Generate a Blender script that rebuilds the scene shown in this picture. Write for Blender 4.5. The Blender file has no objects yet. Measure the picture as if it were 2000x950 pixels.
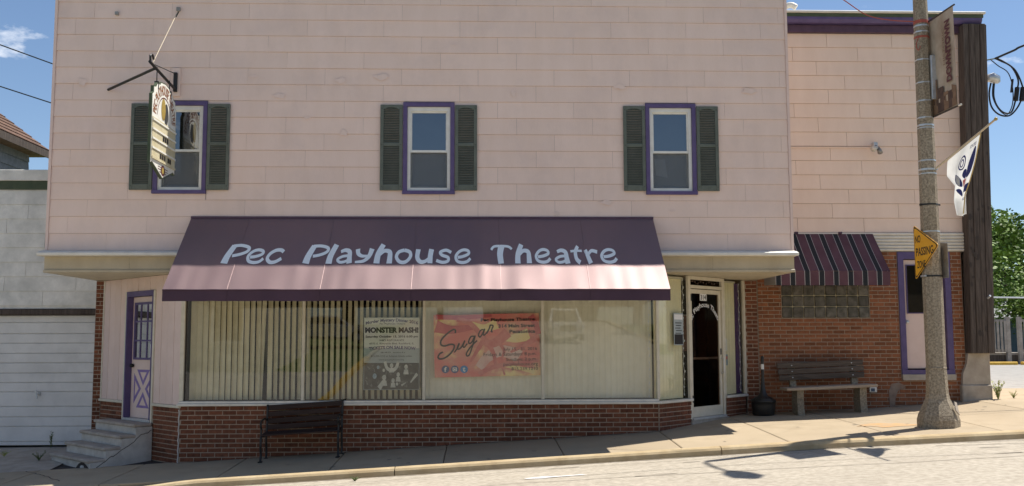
import bpy, math, random
from mathutils import Vector, Matrix
random.seed(7)
SC = bpy.context.scene
COL = SC.collection
R = math.radians

# ---------------------------------------------------------------- camera
cam_data = bpy.data.cameras.new('camera')
cam_data.sensor_width = 36.0
cam_data.lens = 36.0 * 1944 / 2000
cam_data.clip_start = 0.1
cam_data.clip_end = 2000
cam = bpy.data.objects.new('camera', cam_data)
COL.objects.link(cam)
_yaw, _tilt, _roll = R(2.0), R(5.6), R(0.17)
_f = Vector((math.sin(_yaw)*math.cos(_tilt), math.cos(_yaw)*math.cos(_tilt), math.sin(_tilt)))
_r = Vector((math.cos(_yaw), -math.sin(_yaw), 0))
_u = _r.cross(_f)
_rr = _r*math.cos(_roll) - _u*math.sin(_roll)
_uu = _r*math.sin(_roll) + _u*math.cos(_roll)
cam.matrix_world = Matrix(((_rr.x, _uu.x, -_f.x, 0), (_rr.y, _uu.y, -_f.y, -15), (_rr.z, _uu.z, -_f.z, 1.6), (0, 0, 0, 1)))
SC.camera = cam

# ---------------------------------------------------------------- sky and sun
KX, KY = 0.447, 0.18                       # shadow run per metre of height
sun_dir = Vector((KX, KY, 1)).normalized()
world = bpy.data.worlds.new('World')
SC.world = world
world.use_nodes = True
wn, wl = world.node_tree.nodes, world.node_tree.links
wn.clear()
w_out = wn.new('ShaderNodeOutputWorld')
w_bg = wn.new('ShaderNodeBackground')
w_sky = wn.new('ShaderNodeTexSky')
w_sky.sky_type = 'NISHITA'
w_sky.sun_disc = False
w_sky.sun_elevation = math.asin(sun_dir.z)
w_sky.sun_rotation = math.atan2(sun_dir.x, sun_dir.y)
w_sky.air_density = 0.9
w_sky.dust_density = 0.25
w_sky.ozone_density = 3.0
w_tc = wn.new('ShaderNodeTexCoord')
w_map = wn.new('ShaderNodeMapping')
w_map.inputs['Scale'].default_value = (1, 1, 2.2)
w_map.inputs['Location'].default_value = (0.35, 0.1, 0.07)
w_no = wn.new('ShaderNodeTexNoise')
w_no.inputs['Scale'].default_value = 11.0
w_no.inputs['Detail'].default_value = 9
w_no.inputs['Roughness'].default_value = 0.55
w_rp = wn.new('ShaderNodeValToRGB')
w_rp.color_ramp.elements[0].position = 0.585
w_rp.color_ramp.elements[1].position = 0.70
w_mx = wn.new('ShaderNodeMixRGB')
w_mx.inputs['Color2'].default_value = (9.0, 9.3, 9.8, 1)
wl.new(w_tc.outputs['Generated'], w_map.inputs['Vector'])
wl.new(w_map.outputs['Vector'], w_no.inputs['Vector'])
wl.new(w_no.outputs['Fac'], w_rp.inputs['Fac'])
wl.new(w_rp.outputs['Color'], w_mx.inputs['Fac'])
wl.new(w_sky.outputs['Color'], w_mx.inputs['Color1'])
wl.new(w_mx.outputs['Color'], w_bg.inputs['Color'])
w_bg.inputs['Strength'].default_value = 0.078
wl.new(w_bg.outputs['Background'], w_out.inputs['Surface'])
sun_data = bpy.data.lights.new('sun', 'SUN')
sun_data.energy = 4.2
sun_data.angle = R(0.53)
sun_data.color = (1.0, 0.95, 0.87)
sun = bpy.data.objects.new('sun', sun_data)
COL.objects.link(sun)
sun.location = (10, 10, 30)
sun.rotation_euler = sun_dir.to_track_quat('Z', 'Y').to_euler()
SC.view_settings.view_transform = 'Standard'
SC.view_settings.look = 'None'
SC.view_settings.gamma = 1
SC.view_settings.exposure = 0.75
SC.view_settings.use_curve_mapping = False

# ---------------------------------------------------------------- materials
MATS = {}
def mat(name, c1, c2=None, scale=6.0, rough=0.7, bump=0.0, bscale=40.0, spec=0.4, metal=0.0, stretch=(1, 1, 1),
        rnd=0.0, island=False, dirt=0.0, dscale=1.5, coat=0.0, crough=0.4, c3=None, lo=0.35, hi=0.65, dirtcol=(0.06, 0.05, 0.04)):
    m = bpy.data.materials.new(name)
    m.use_nodes = True
    n, l = m.node_tree.nodes, m.node_tree.links
    b = n['Principled BSDF']
    b.inputs['Roughness'].default_value = rough
    b.inputs['Specular IOR Level'].default_value = spec
    b.inputs['Metallic'].default_value = metal
    b.inputs['Coat Weight'].default_value = coat
    b.inputs['Coat Roughness'].default_value = crough
    c2 = c2 or c1
    geo = n.new('ShaderNodeNewGeometry')
    mp = n.new('ShaderNodeMapping')
    mp.inputs['Scale'].default_value = stretch
    l.new(geo.outputs['Position'], mp.inputs['Vector'])
    no = n.new('ShaderNodeTexNoise')
    no.inputs['Scale'].default_value = scale
    no.inputs['Detail'].default_value = 6
    no.inputs['Roughness'].default_value = 0.6
    l.new(mp.outputs['Vector'], no.inputs['Vector'])
    rp = n.new('ShaderNodeValToRGB')
    rp.color_ramp.elements[0].position = lo
    rp.color_ramp.elements[1].position = hi
    rp.color_ramp.elements[0].color = (*c1, 1)
    rp.color_ramp.elements[1].color = (*c2, 1)
    if c3:
        e = rp.color_ramp.elements.new(0.5*(lo+hi))
        e.color = (*c3, 1)
    l.new(no.outputs['Fac'], rp.inputs['Fac'])
    col = rp.outputs['Color']
    if rnd:
        hs = n.new('ShaderNodeHueSaturation')
        mr = n.new('ShaderNodeMapRange')
        mr.inputs['To Min'].default_value = 1-rnd
        mr.inputs['To Max'].default_value = 1+rnd
        src = geo.outputs['Random Per Island']
        if not island:
            oi = n.new('ShaderNodeObjectInfo')
            src = oi.outputs['Random']
        l.new(src, mr.inputs['Value'])
        l.new(mr.outputs['Result'], hs.inputs['Value'])
        l.new(col, hs.inputs['Color'])
        col = hs.outputs['Color']
    if dirt:
        n2 = n.new('ShaderNodeTexNoise')
        n2.inputs['Scale'].default_value = dscale
        n2.inputs['Detail'].default_value = 8
        n2.inputs['Roughness'].default_value = 0.7
        l.new(geo.outputs['Position'], n2.inputs['Vector'])
        r2 = n.new('ShaderNodeMapRange')
        r2.inputs['From Min'].default_value = 0.48
        r2.inputs['From Max'].default_value = 0.75
        r2.inputs['To Max'].default_value = dirt
        l.new(n2.outputs['Fac'], r2.inputs['Value'])
        mx = n.new('ShaderNodeMixRGB')
        mx.inputs['Color2'].default_value = (*dirtcol, 1)
        l.new(r2.outputs['Result'], mx.inputs['Fac'])
        l.new(col, mx.inputs['Color1'])
        col = mx.outputs['Color']
    l.new(col, b.inputs['Base Color'])
    if bump:
        n3 = n.new('ShaderNodeTexNoise')
        n3.inputs['Scale'].default_value = bscale
        n3.inputs['Detail'].default_value = 5
        l.new(mp.outputs['Vector'], n3.inputs['Vector'])
        bp = n.new('ShaderNodeBump')
        bp.inputs['Strength'].default_value = bump
        bp.inputs['Distance'].default_value = 0.01
        l.new(n3.outputs['Fac'], bp.inputs['Height'])
        l.new(bp.outputs['Normal'], b.inputs['Normal'])
    MATS[name] = m
    return m

def glass_mat(name, tint, strength=1.0, rough=0.0):
    m = bpy.data.materials.new(name)
    m.use_nodes = True
    n, l = m.node_tree.nodes, m.node_tree.links
    n.clear()
    out = n.new('ShaderNodeOutputMaterial')
    mx = n.new('ShaderNodeMixShader')
    tr = n.new('ShaderNodeBsdfTransparent')
    tr.inputs['Color'].default_value = (*tint, 1)
    gl = n.new('ShaderNodeBsdfGlossy')
    gl.inputs['Roughness'].default_value = rough
    fr = n.new('ShaderNodeFresnel')
    fr.inputs['IOR'].default_value = 1.5
    mu = n.new('ShaderNodeMath')
    mu.operation = 'MULTIPLY'
    mu.inputs[1].default_value = strength
    mu.use_clamp = True
    # faint waviness of old plate glass
    geo = n.new('ShaderNodeNewGeometry')
    no = n.new('ShaderNodeTexNoise')
    no.inputs['Scale'].default_value = 1.6
    bp = n.new('ShaderNodeBump')
    bp.inputs['Strength'].default_value = 0.012
    bp.inputs['Distance'].default_value = 0.05
    l.new(geo.outputs['Position'], no.inputs['Vector'])
    l.new(no.outputs['Fac'], bp.inputs['Height'])
    l.new(bp.outputs['Normal'], gl.inputs['Normal'])
    bf_ = n.new('ShaderNodeMath'); bf_.operation = 'SUBTRACT'; bf_.inputs[0].default_value = 1.0
    l.new(geo.outputs['Backfacing'], bf_.inputs[1])
    m2_ = n.new('ShaderNodeMath'); m2_.operation = 'MULTIPLY'
    l.new(fr.outputs['Fac'], m2_.inputs[0]); l.new(bf_.outputs[0], m2_.inputs[1])
    l.new(m2_.outputs[0], mu.inputs[0])
    l.new(mu.outputs['Value'], mx.inputs['Fac'])
    l.new(tr.outputs['BSDF'], mx.inputs[1])
    l.new(gl.outputs['BSDF'], mx.inputs[2])
    l.new(mx.outputs['Shader'], out.inputs['Surface'])
    MATS[name] = m
    return m

mat('siding', (0.76, 0.585, 0.495), (0.79, 0.615, 0.53), 2.0, 0.75, 0.12, 30, 0.3, stretch=(2.0, 1, 0.5), rnd=0.026, dirt=0.30, dscale=1.3, dirtcol=(0.50, 0.40, 0.38))
mat('siding_back', (0.22, 0.20, 0.20), None, 3, 0.9)
mat('annex_siding', (0.79, 0.61, 0.49), (0.83, 0.65, 0.53), 2.0, 0.75, 0.12, 30, 0.3, stretch=(2.0, 1, 0.5), rnd=0.02, dirt=0.12, dscale=2.0, dirtcol=(0.5, 0.38, 0.36))
mat('garage_siding', (0.62, 0.61, 0.57), (0.79, 0.77, 0.72), 4.0, 0.8, 0.2, 30, 0.3, rnd=0.05, dirt=0.45, dscale=1.6, dirtcol=(0.30, 0.31, 0.29))
mat('pink_paint', (0.70, 0.53, 0.46), (0.74, 0.57, 0.50), 4, 0.6, 0.1, 30, rnd=0.03, dirt=0.12, dirtcol=(0.4, 0.32, 0.28))
mat('purple_paint', (0.085, 0.060, 0.155), (0.11, 0.078, 0.19), 8, 0.5, 0.1, 40, dirt=0.15, dirtcol=(0.2, 0.17, 0.2))
mat('dark_purple', (0.07, 0.035, 0.06), (0.095, 0.05, 0.08), 6, 0.55, 0.1, 40)
mat('shutter_green', (0.095, 0.110, 0.088), (0.125, 0.14, 0.115), 9, 0.6, 0.1, 60, dirt=0.1, dirtcol=(0.2, 0.2, 0.18))
mat('white_vinyl', (0.68, 0.67, 0.62), (0.78, 0.77, 0.72), 7, 0.45, dirt=0.12, dirtcol=(0.4, 0.38, 0.33))
mat('cream_metal', (0.40, 0.335, 0.23), (0.48, 0.41, 0.29), 3.0, 0.5, 0.05, 20, stretch=(1, 1, 0.6), dirt=0.35, dscale=2.5, dirtcol=(0.27, 0.24, 0.19))
mat('aluminium', (0.55, 0.54, 0.52), (0.66, 0.65, 0.62), 10, 0.4, metal=0.35, dirt=0.2, dirtcol=(0.3, 0.28, 0.25))
mat('frame_cream', (0.60, 0.54, 0.42), (0.68, 0.62, 0.50), 8, 0.5, dirt=0.2, dirtcol=(0.35, 0.3, 0.22))
mat('brick', (0.118, 0.042, 0.022), (0.205, 0.074, 0.038), 14, 0.85, 0.5, 90, 0.25, rnd=0.28, dirt=0.25, dscale=3, dirtcol=(0.12, 0.07, 0.05))
mat('brick_more', (0.118, 0.042, 0.022), (0.205, 0.074, 0.038), 14, 0.85, 0.5, 90, 0.25, rnd=0.28, island=True, dirt=0.25, dscale=3, dirtcol=(0.12, 0.07, 0.05))
mat('brick_annex', (0.20, 0.072, 0.032), (0.28, 0.108, 0.050), 12, 0.85, 0.5, 90, 0.25, rnd=0.26, dirt=0.2, dscale=2.5, dirtcol=(0.2, 0.1, 0.07))
mat('brick_annex_more', (0.20, 0.072, 0.032), (0.28, 0.108, 0.050), 12, 0.85, 0.5, 90, 0.25, rnd=0.26, island=True, dirt=0.2, dscale=2.5, dirtcol=(0.2, 0.1, 0.07))
mat('mortar', (0.33, 0.25, 0.185), (0.42, 0.33, 0.25), 20, 0.95, 0.4, 120, 0.1, dirt=0.4, dirtcol=(0.2, 0.14, 0.1))
mat('concrete_walk', (0.37, 0.295, 0.20), (0.44, 0.355, 0.245), 2.2, 0.9, 0.35, 160, 0.2, rnd=0.05, dirt=0.5, dscale=1.1, dirtcol=(0.30, 0.23, 0.15))
mat('concrete_kerb', (0.43, 0.325, 0.185), (0.53, 0.42, 0.26), 3, 0.9, 0.5, 120, 0.2, dirt=0.6, dscale=3.2, dirtcol=(0.27, 0.19, 0.10))
mat('road', (0.355, 0.31, 0.245), (0.50, 0.445, 0.36), 13.0, 0.92, 0.8, 120, 0.2, dirt=0.55, dscale=0.55, dirtcol=(0.33, 0.285, 0.225))
mat('asphalt_lot', (0.30, 0.285, 0.26), (0.37, 0.35, 0.32), 5, 0.92, 0.3, 90, 0.2, dirt=0.3)
mat('concrete_old', (0.36, 0.31, 0.25), (0.46, 0.40, 0.33), 5, 0.9, 0.4, 60, 0.2, dirt=0.4, dirtcol=(0.2, 0.16, 0.12))
mat('step_concrete', (0.46, 0.43, 0.39), (0.58, 0.55, 0.50), 5, 0.85, 0.3, 60, 0.2, dirt=0.5, dscale=3, dirtcol=(0.26, 0.22, 0.19))
mat('tread_concrete', (0.36, 0.31, 0.26), (0.46, 0.40, 0.34), 7, 0.85, 0.3, 60, 0.2, dirt=0.5, dscale=3, dirtcol=(0.2, 0.16, 0.13))
mat('aggregate', (0.19, 0.155, 0.11), (0.42, 0.355, 0.265), 38, 0.9, 0.9, 45, 0.2, lo=0.36, hi=0.68, dirt=0.5, dscale=2.6, dirtcol=(0.16, 0.13, 0.09))
mat('old_wood', (0.055, 0.043, 0.036), (0.115, 0.092, 0.078), 5, 0.85, 0.6, 25, 0.2, stretch=(7, 7, 0.5), rnd=0.12)
mat('bench_wood', (0.075, 0.058, 0.046), (0.135, 0.108, 0.088), 5, 0.8, 0.4, 25, 0.2, stretch=(0.7, 8, 8), rnd=0.1)
mat('bench_seat_wood', (0.30, 0.235, 0.175), (0.42, 0.34, 0.26), 5, 0.8, 0.4, 25, 0.2, stretch=(0.7, 8, 8))
mat('deck_wood', (0.25, 0.22, 0.19), (0.36, 0.32, 0.28), 5, 0.85, rnd=0.1)
mat('dark_slat', (0.022, 0.011, 0.009), (0.04, 0.02, 0.016), 6, 0.6, 0.2, 30, 0.3, stretch=(0.7, 8, 8), rnd=0.1)
mat('black_metal', (0.012, 0.012, 0.012), (0.022, 0.02, 0.018), 10, 0.5)
mat('black_plastic', (0.014, 0.013, 0.012), (0.022, 0.02, 0.018), 10, 0.45, spec=0.5)
mat('galvanised', (0.45, 0.47, 0.48), (0.58, 0.60, 0.62), 12, 0.4, metal=0.6)
mat('grey_metal', (0.24, 0.23, 0.21), (0.32, 0.31, 0.29), 12, 0.5, metal=0.3)
mat('white_metal', (0.62, 0.58, 0.50), (0.72, 0.68, 0.60), 5, 0.5, dirt=0.25, dirtcol=(0.42, 0.38, 0.32))
mat('garage_door', (0.60, 0.59, 0.57), (0.69, 0.68, 0.66), 2.2, 0.5, dirt=0.4, dirtcol=(0.38, 0.38, 0.38))
mat('green_trim', (0.045, 0.065, 0.035), (0.07, 0.09, 0.05), 8, 0.7, dirt=0.3, dirtcol=(0.14, 0.12, 0.09))
mat('shingle_brown', (0.09, 0.05, 0.032), (0.16, 0.09, 0.06), 9, 0.9, 0.4, 60, rnd=0.18)
mat('grey_siding', (0.20, 0.21, 0.22), (0.28, 0.29, 0.30), 9, 0.8, 0.3, 40, rnd=0.1)
mat('awning_fabric', (0.018, 0.006, 0.014), (0.030, 0.010, 0.020), 1.2, 0.56, 0.06, 260, 0.5, stretch=(4, 1, 1))
MATS['awning_fabric'].node_tree.nodes['Principled BSDF'].inputs['IOR'].default_value = 3.1
MATS['awning_fabric'].node_tree.nodes['Principled BSDF'].inputs['Coat IOR'].default_value = 1.8
MATS['awning_fabric'].node_tree.nodes['Principled BSDF'].inputs['Specular Tint'].default_value = (1.0, 0.76, 0.74, 1)
mat('awning_under', (0.03, 0.022, 0.03), None, 3, 0.9)
mat('letter_blue', (0.88, 0.89, 0.85), (0.90, 0.91, 0.87), 3, 0.6)
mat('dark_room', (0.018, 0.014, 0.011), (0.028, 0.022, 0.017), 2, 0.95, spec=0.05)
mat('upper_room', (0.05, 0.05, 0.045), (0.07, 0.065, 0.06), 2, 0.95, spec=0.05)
mat('blind_fabric', (0.70, 0.63, 0.46), (0.78, 0.71, 0.53), 6, 0.7, 0.1, 200, 0.2, rnd=0.07)
mat('blind_pale', (0.75, 0.71, 0.60), (0.81, 0.77, 0.66), 6, 0.7, 0.1, 200, 0.2, rnd=0.03)
mat('blind_cream', (0.80, 0.74, 0.52), (0.86, 0.80, 0.58), 6, 0.7, 0.1, 200, 0.2, rnd=0.03)
mat('curtain_purple', (0.05, 0.028, 0.11), (0.075, 0.042, 0.15), 4, 0.8)
mat('paper_white', (0.72, 0.72, 0.68), (0.80, 0.80, 0.76), 3, 0.7)
mat('poster_blue', (0.27, 0.32, 0.34), (0.42, 0.46, 0.46), 1.5, 0.6)
mat('poster_pale', (0.58, 0.59, 0.56), (0.68, 0.685, 0.65), 3, 0.6)
mat('poster_grey', (0.10, 0.105, 0.10), (0.20, 0.20, 0.19), 14, 0.6)
mat('poster_dark', (0.022, 0.025, 0.025), (0.075, 0.078, 0.072), 9, 0.6)
mat('poster_figure', (0.40, 0.42, 0.40), (0.60, 0.60, 0.56), 14, 0.6)
mat('poster_blueface', (0.20, 0.30, 0.38), (0.36, 0.46, 0.52), 20, 0.6)
mat('ink_black', (0.016, 0.013, 0.015), None, 3, 0.6)
mat('sign_brown', (0.22, 0.07, 0.03), (0.30, 0.12, 0.04), 9, 0.5)
mat('patch_cement', (0.22, 0.15, 0.11), (0.31, 0.235, 0.18), 9, 0.9, 0.4, 60)
mat('awning_fabric_shaded', (0.055, 0.030, 0.046), (0.070, 0.038, 0.058), 2.0, 0.7, 0.06, 200, 0.25)  # copy of the awning fabric, its shade put into colour and duller finish
mat('ink_grey', (0.05, 0.05, 0.05), None, 3, 0.6)
mat('ink_purple', (0.085, 0.065, 0.16), None, 3, 0.6)
mat('ink_white', (0.78, 0.76, 0.74), None, 3, 0.6)
mat('ink_maroon', (0.11, 0.030, 0.036), None, 3, 0.6)
mat('banner_art', (0.72, 0.20, 0.18), (0.88, 0.70, 0.34), 2.4, 0.55, c3=(0.70, 0.30, 0.24), lo=0.40, hi=0.66)
mat('banner_red', (0.56, 0.13, 0.13), (0.66, 0.24, 0.22), 7, 0.55)
mat('banner_rose', (0.50, 0.085, 0.11), (0.58, 0.14, 0.15), 7, 0.55)
mat('banner_lilac', (0.70, 0.40, 0.36), (0.76, 0.58, 0.54), 5, 0.55)
mat('banner_yellow', (0.80, 0.60, 0.26), (0.82, 0.68, 0.38), 5, 0.55)
mat('icon_navy', (0.06, 0.10, 0.24), None, 3, 0.5)
mat('icon_blue', (0.03, 0.20, 0.48), None, 3, 0.5)
mat('sign_yellow', (0.74, 0.36, 0.008), (0.80, 0.41, 0.015), 5, 0.45, dirt=0.1, dirtcol=(0.4, 0.2, 0.02))
mat('sign_cream', (0.76, 0.74, 0.66), (0.84, 0.82, 0.75), 6, 0.5)
mat('sign_tan', (0.55, 0.48, 0.30), (0.65, 0.58, 0.40), 6, 0.5)
mat('sign_gold', (0.32, 0.22, 0.05), (0.42, 0.30, 0.08), 9, 0.5)
mat('street_banner', (0.30, 0.225, 0.155), (0.52, 0.44, 0.345), 1.7, 0.75, c3=(0.42, 0.345, 0.26))
mat('banner_brown', (0.17, 0.10, 0.060), (0.26, 0.165, 0.10), 9, 0.75)
mat('banner_dark', (0.07, 0.042, 0.034), (0.12, 0.075, 0.055), 9, 0.75)
mat('flag_white', (0.78, 0.77, 0.74), (0.84, 0.83, 0.80), 5, 0.8)
mat('flag_navy', (0.03, 0.04, 0.17), None, 5, 0.8)
mat('flag_red', (0.70, 0.22, 0.20), None, 5, 0.8)
mat('flag_gold', (0.48, 0.34, 0.12), None, 5, 0.8)
mat('pole_wood', (0.50, 0.42, 0.30), (0.60, 0.50, 0.36), 9, 0.6)
mat('strap_red', (0.30, 0.06, 0.04), (0.38, 0.09, 0.06), 9, 0.6)
mat('leaf', (0.07, 0.125, 0.02), (0.19, 0.28, 0.05), 0.6, 0.6, spec=0.3, rnd=0.35, island=True)
mat('leaf_dark', (0.06, 0.11, 0.02), (0.14, 0.21, 0.04), 0.9, 0.6, spec=0.3, rnd=0.35, island=True)
mat('weed', (0.26, 0.29, 0.08), (0.36, 0.36, 0.13), 5, 0.7, rnd=0.2, island=True)
mat('weed_dark', (0.08, 0.11, 0.03), (0.13, 0.16, 0.05), 5, 0.7, rnd=0.2, island=True)
mat('bark', (0.07, 0.05, 0.035), (0.12, 0.09, 0.065), 9, 0.9, 0.5, 40)
mat('grass', (0.07, 0.11, 0.025), (0.13, 0.17, 0.05), 3, 0.9, 0.5, 60)
mat('yellow_paint', (0.58, 0.34, 0.03), (0.66, 0.42, 0.06), 6, 0.7, dirt=0.3, dirtcol=(0.35, 0.25, 0.1))
mat('car_silver', (0.50, 0.51, 0.52), None, 3, 0.3, metal=0.5, coat=0.8, crough=0.05)
mat('car_white', (0.75, 0.75, 0.73), None, 3, 0.35, coat=0.8, crough=0.05)
mat('tyre', (0.02, 0.02, 0.02), None, 8, 0.85)
mat('tail_red', (0.4, 0.02, 0.02), None, 8, 0.3)
mat('house_cream', (0.56, 0.52, 0.43), (0.64, 0.60, 0.50), 4, 0.8)
mat('house_tan', (0.34, 0.27, 0.20), (0.42, 0.34, 0.26), 4, 0.8)
mat('blue_box', (0.05, 0.08, 0.13), (0.07, 0.10, 0.16), 5, 0.6)
mat('rubber', (0.012, 0.012, 0.013), None, 8, 0.55)
mat('socket', (0.35, 0.36, 0.36), None, 8, 0.4)
mat('glass_block', (0.06, 0.055, 0.046), (0.165, 0.15, 0.13), 9, 0.12, 0.4, 14, 0.6, rnd=0.25)
mat('mortar_pale', (0.46, 0.40, 0.26), (0.54, 0.47, 0.32), 12, 0.8)
mat('bulb', (0.72, 0.74, 0.78), None, 8, 0.2)
mat('rust', (0.50, 0.29, 0.12), (0.44, 0.33, 0.21), 6, 0.9, dirt=0.3)
mat('grit', (0.20, 0.165, 0.12), (0.30, 0.25, 0.185), 20, 0.95)
mat('stain', (0.22, 0.185, 0.14), None, 8, 0.95)
mat('road_stain', (0.30, 0.26, 0.205), (0.36, 0.315, 0.25), 12, 0.95)
mat('paint_patch', (0.72, 0.565, 0.49), (0.77, 0.60, 0.53), 12, 0.8)
mat('crack', (0.05, 0.04, 0.035), None, 8, 0.95)
mat('peel_white', (0.62, 0.60, 0.56), (0.5, 0.46, 0.42), 20, 0.8)
mat('purple_door', (0.20, 0.13, 0.32), (0.24, 0.16, 0.37), 8, 0.5)
mat('hall_poster', (0.16, 0.07, 0.05), (0.30, 0.17, 0.12), 9, 0.6)
mat('screen_mesh', (0.19, 0.205, 0.215), None, 3, 0.9)
MATS['screen_mesh'].node_tree.nodes['Principled BSDF'].inputs['Alpha'].default_value = 0.42
glass_mat('shop_glass', (0.95, 0.95, 0.92), 1.75)
_m = MATS['flag_white']; _n, _l = _m.node_tree.nodes, _m.node_tree.links
_t = _n.new('ShaderNodeBsdfTranslucent'); _t.inputs['Color'].default_value = (0.85, 0.84, 0.80, 1)
_x = _n.new('ShaderNodeMixShader'); _x.inputs['Fac'].default_value = 0.45
_l.new(_n['Principled BSDF'].outputs['BSDF'], _x.inputs[1]); _l.new(_t.outputs['BSDF'], _x.inputs[2]); _l.new(_x.outputs['Shader'], _n['Material Output'].inputs['Surface'])
glass_mat('window_glass', (0.86, 0.88, 0.89), 6.0)
glass_mat('door_glass', (0.62, 0.55, 0.50), 1.2)
glass_mat('car_glass', (0.2, 0.22, 0.22), 2.0)

def stripe_mat(name):
    m = mat(name, (0.088, 0.040, 0.052), (0.115, 0.055, 0.07), 3, 0.75, 0.1, 200, 0.3)
    n, l = m.node_tree.nodes, m.node_tree.links
    b = n['Principled BSDF']
    src = b.inputs['Base Color'].links[0].from_socket
    geo = n.new('ShaderNodeNewGeometry')
    sx = n.new('ShaderNodeSeparateXYZ')
    l.new(geo.outputs['Position'], sx.inputs['Vector'])
    ad = n.new('ShaderNodeMath'); ad.operation = 'ADD'; ad.inputs[1].default_value = 0.05
    fm = n.new('ShaderNodeMath'); fm.operation = 'FLOORED_MODULO'; fm.inputs[1].default_value = 0.243
    l.new(sx.outputs['X'], ad.inputs[0]); l.new(ad.outputs[0], fm.inputs[0])
    rp = n.new('ShaderNodeValToRGB')
    rp.color_ramp.interpolation = 'CONSTANT'
    els = [(0, 0), (0.123, .5), (0.131, 1), (0.212, .5), (0.220, 0)]
    # value 0 = fabric, .5 = pale thread, 1 = charcoal band
    while len(rp.color_ramp.elements) < len(els): rp.color_ramp.elements.new(0.9)
    for e, (p, v) in zip(rp.color_ramp.elements, els):
        e.position = p/0.243
        e.color = (v, v, v, 1)
    dv = n.new('ShaderNodeMath'); dv.operation = 'DIVIDE'; dv.inputs[1].default_value = 0.243
    l.new(fm.outputs[0], dv.inputs[0]); l.new(dv.outputs[0], rp.inputs['Fac'])
    g1 = n.new('ShaderNodeMath'); g1.operation = 'GREATER_THAN'; g1.inputs[1].default_value = 0.75
    g2 = n.new('ShaderNodeMath'); g2.operation = 'GREATER_THAN'; g2.inputs[1].default_value = 0.25
    l.new(rp.outputs['Color'], g1.inputs[0]); l.new(rp.outputs['Color'], g2.inputs[0])
    m1 = n.new('ShaderNodeMixRGB'); m1.inputs['Color2'].default_value = (0.38, 0.36, 0.35, 1)
    m2 = n.new('ShaderNodeMixRGB'); m2.inputs['Color2'].default_value = (0.018, 0.020, 0.024, 1)
    l.new(g2.outputs[0], m1.inputs['Fac']); l.new(src, m1.inputs['Color1'])
    l.new(g1.outputs[0], m2.inputs['Fac']); l.new(m1.outputs['Color'], m2.inputs['Color1'])
    l.new(m2.outputs['Color'], b.inputs['Base Color'])
stripe_mat('awning_stripe')

# ---------------------------------------------------------------- helpers
ORG = {}
def tag(o, label=None, cat=None, group=None, kind=None):
    if label: o['label'] = label
    if cat: o['category'] = cat
    if group: o['group'] = group
    if kind: o['kind'] = kind
    return o

def thing(name, label, cat, loc, group=None):
    o = bpy.data.objects.new(name, None)
    o.empty_display_size = 0.2
    o.location = loc
    COL.objects.link(o)
    ORG[o] = Vector(loc)
    return tag(o, label, cat, group)

def place(name, me, parent, wloc, rotz=0.0):
    """link a mesh object whose world position is wloc (parents are never rotated)"""
    o = bpy.data.objects.new(name, me)
    wl_ = Vector(wloc)
    o.location = wl_ - (ORG[parent] if parent else Vector((0, 0, 0)))
    o.rotation_euler = (0, 0, rotz)
    if parent: o.parent = parent
    COL.objects.link(o)
    ORG[o] = wl_
    return o

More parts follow.
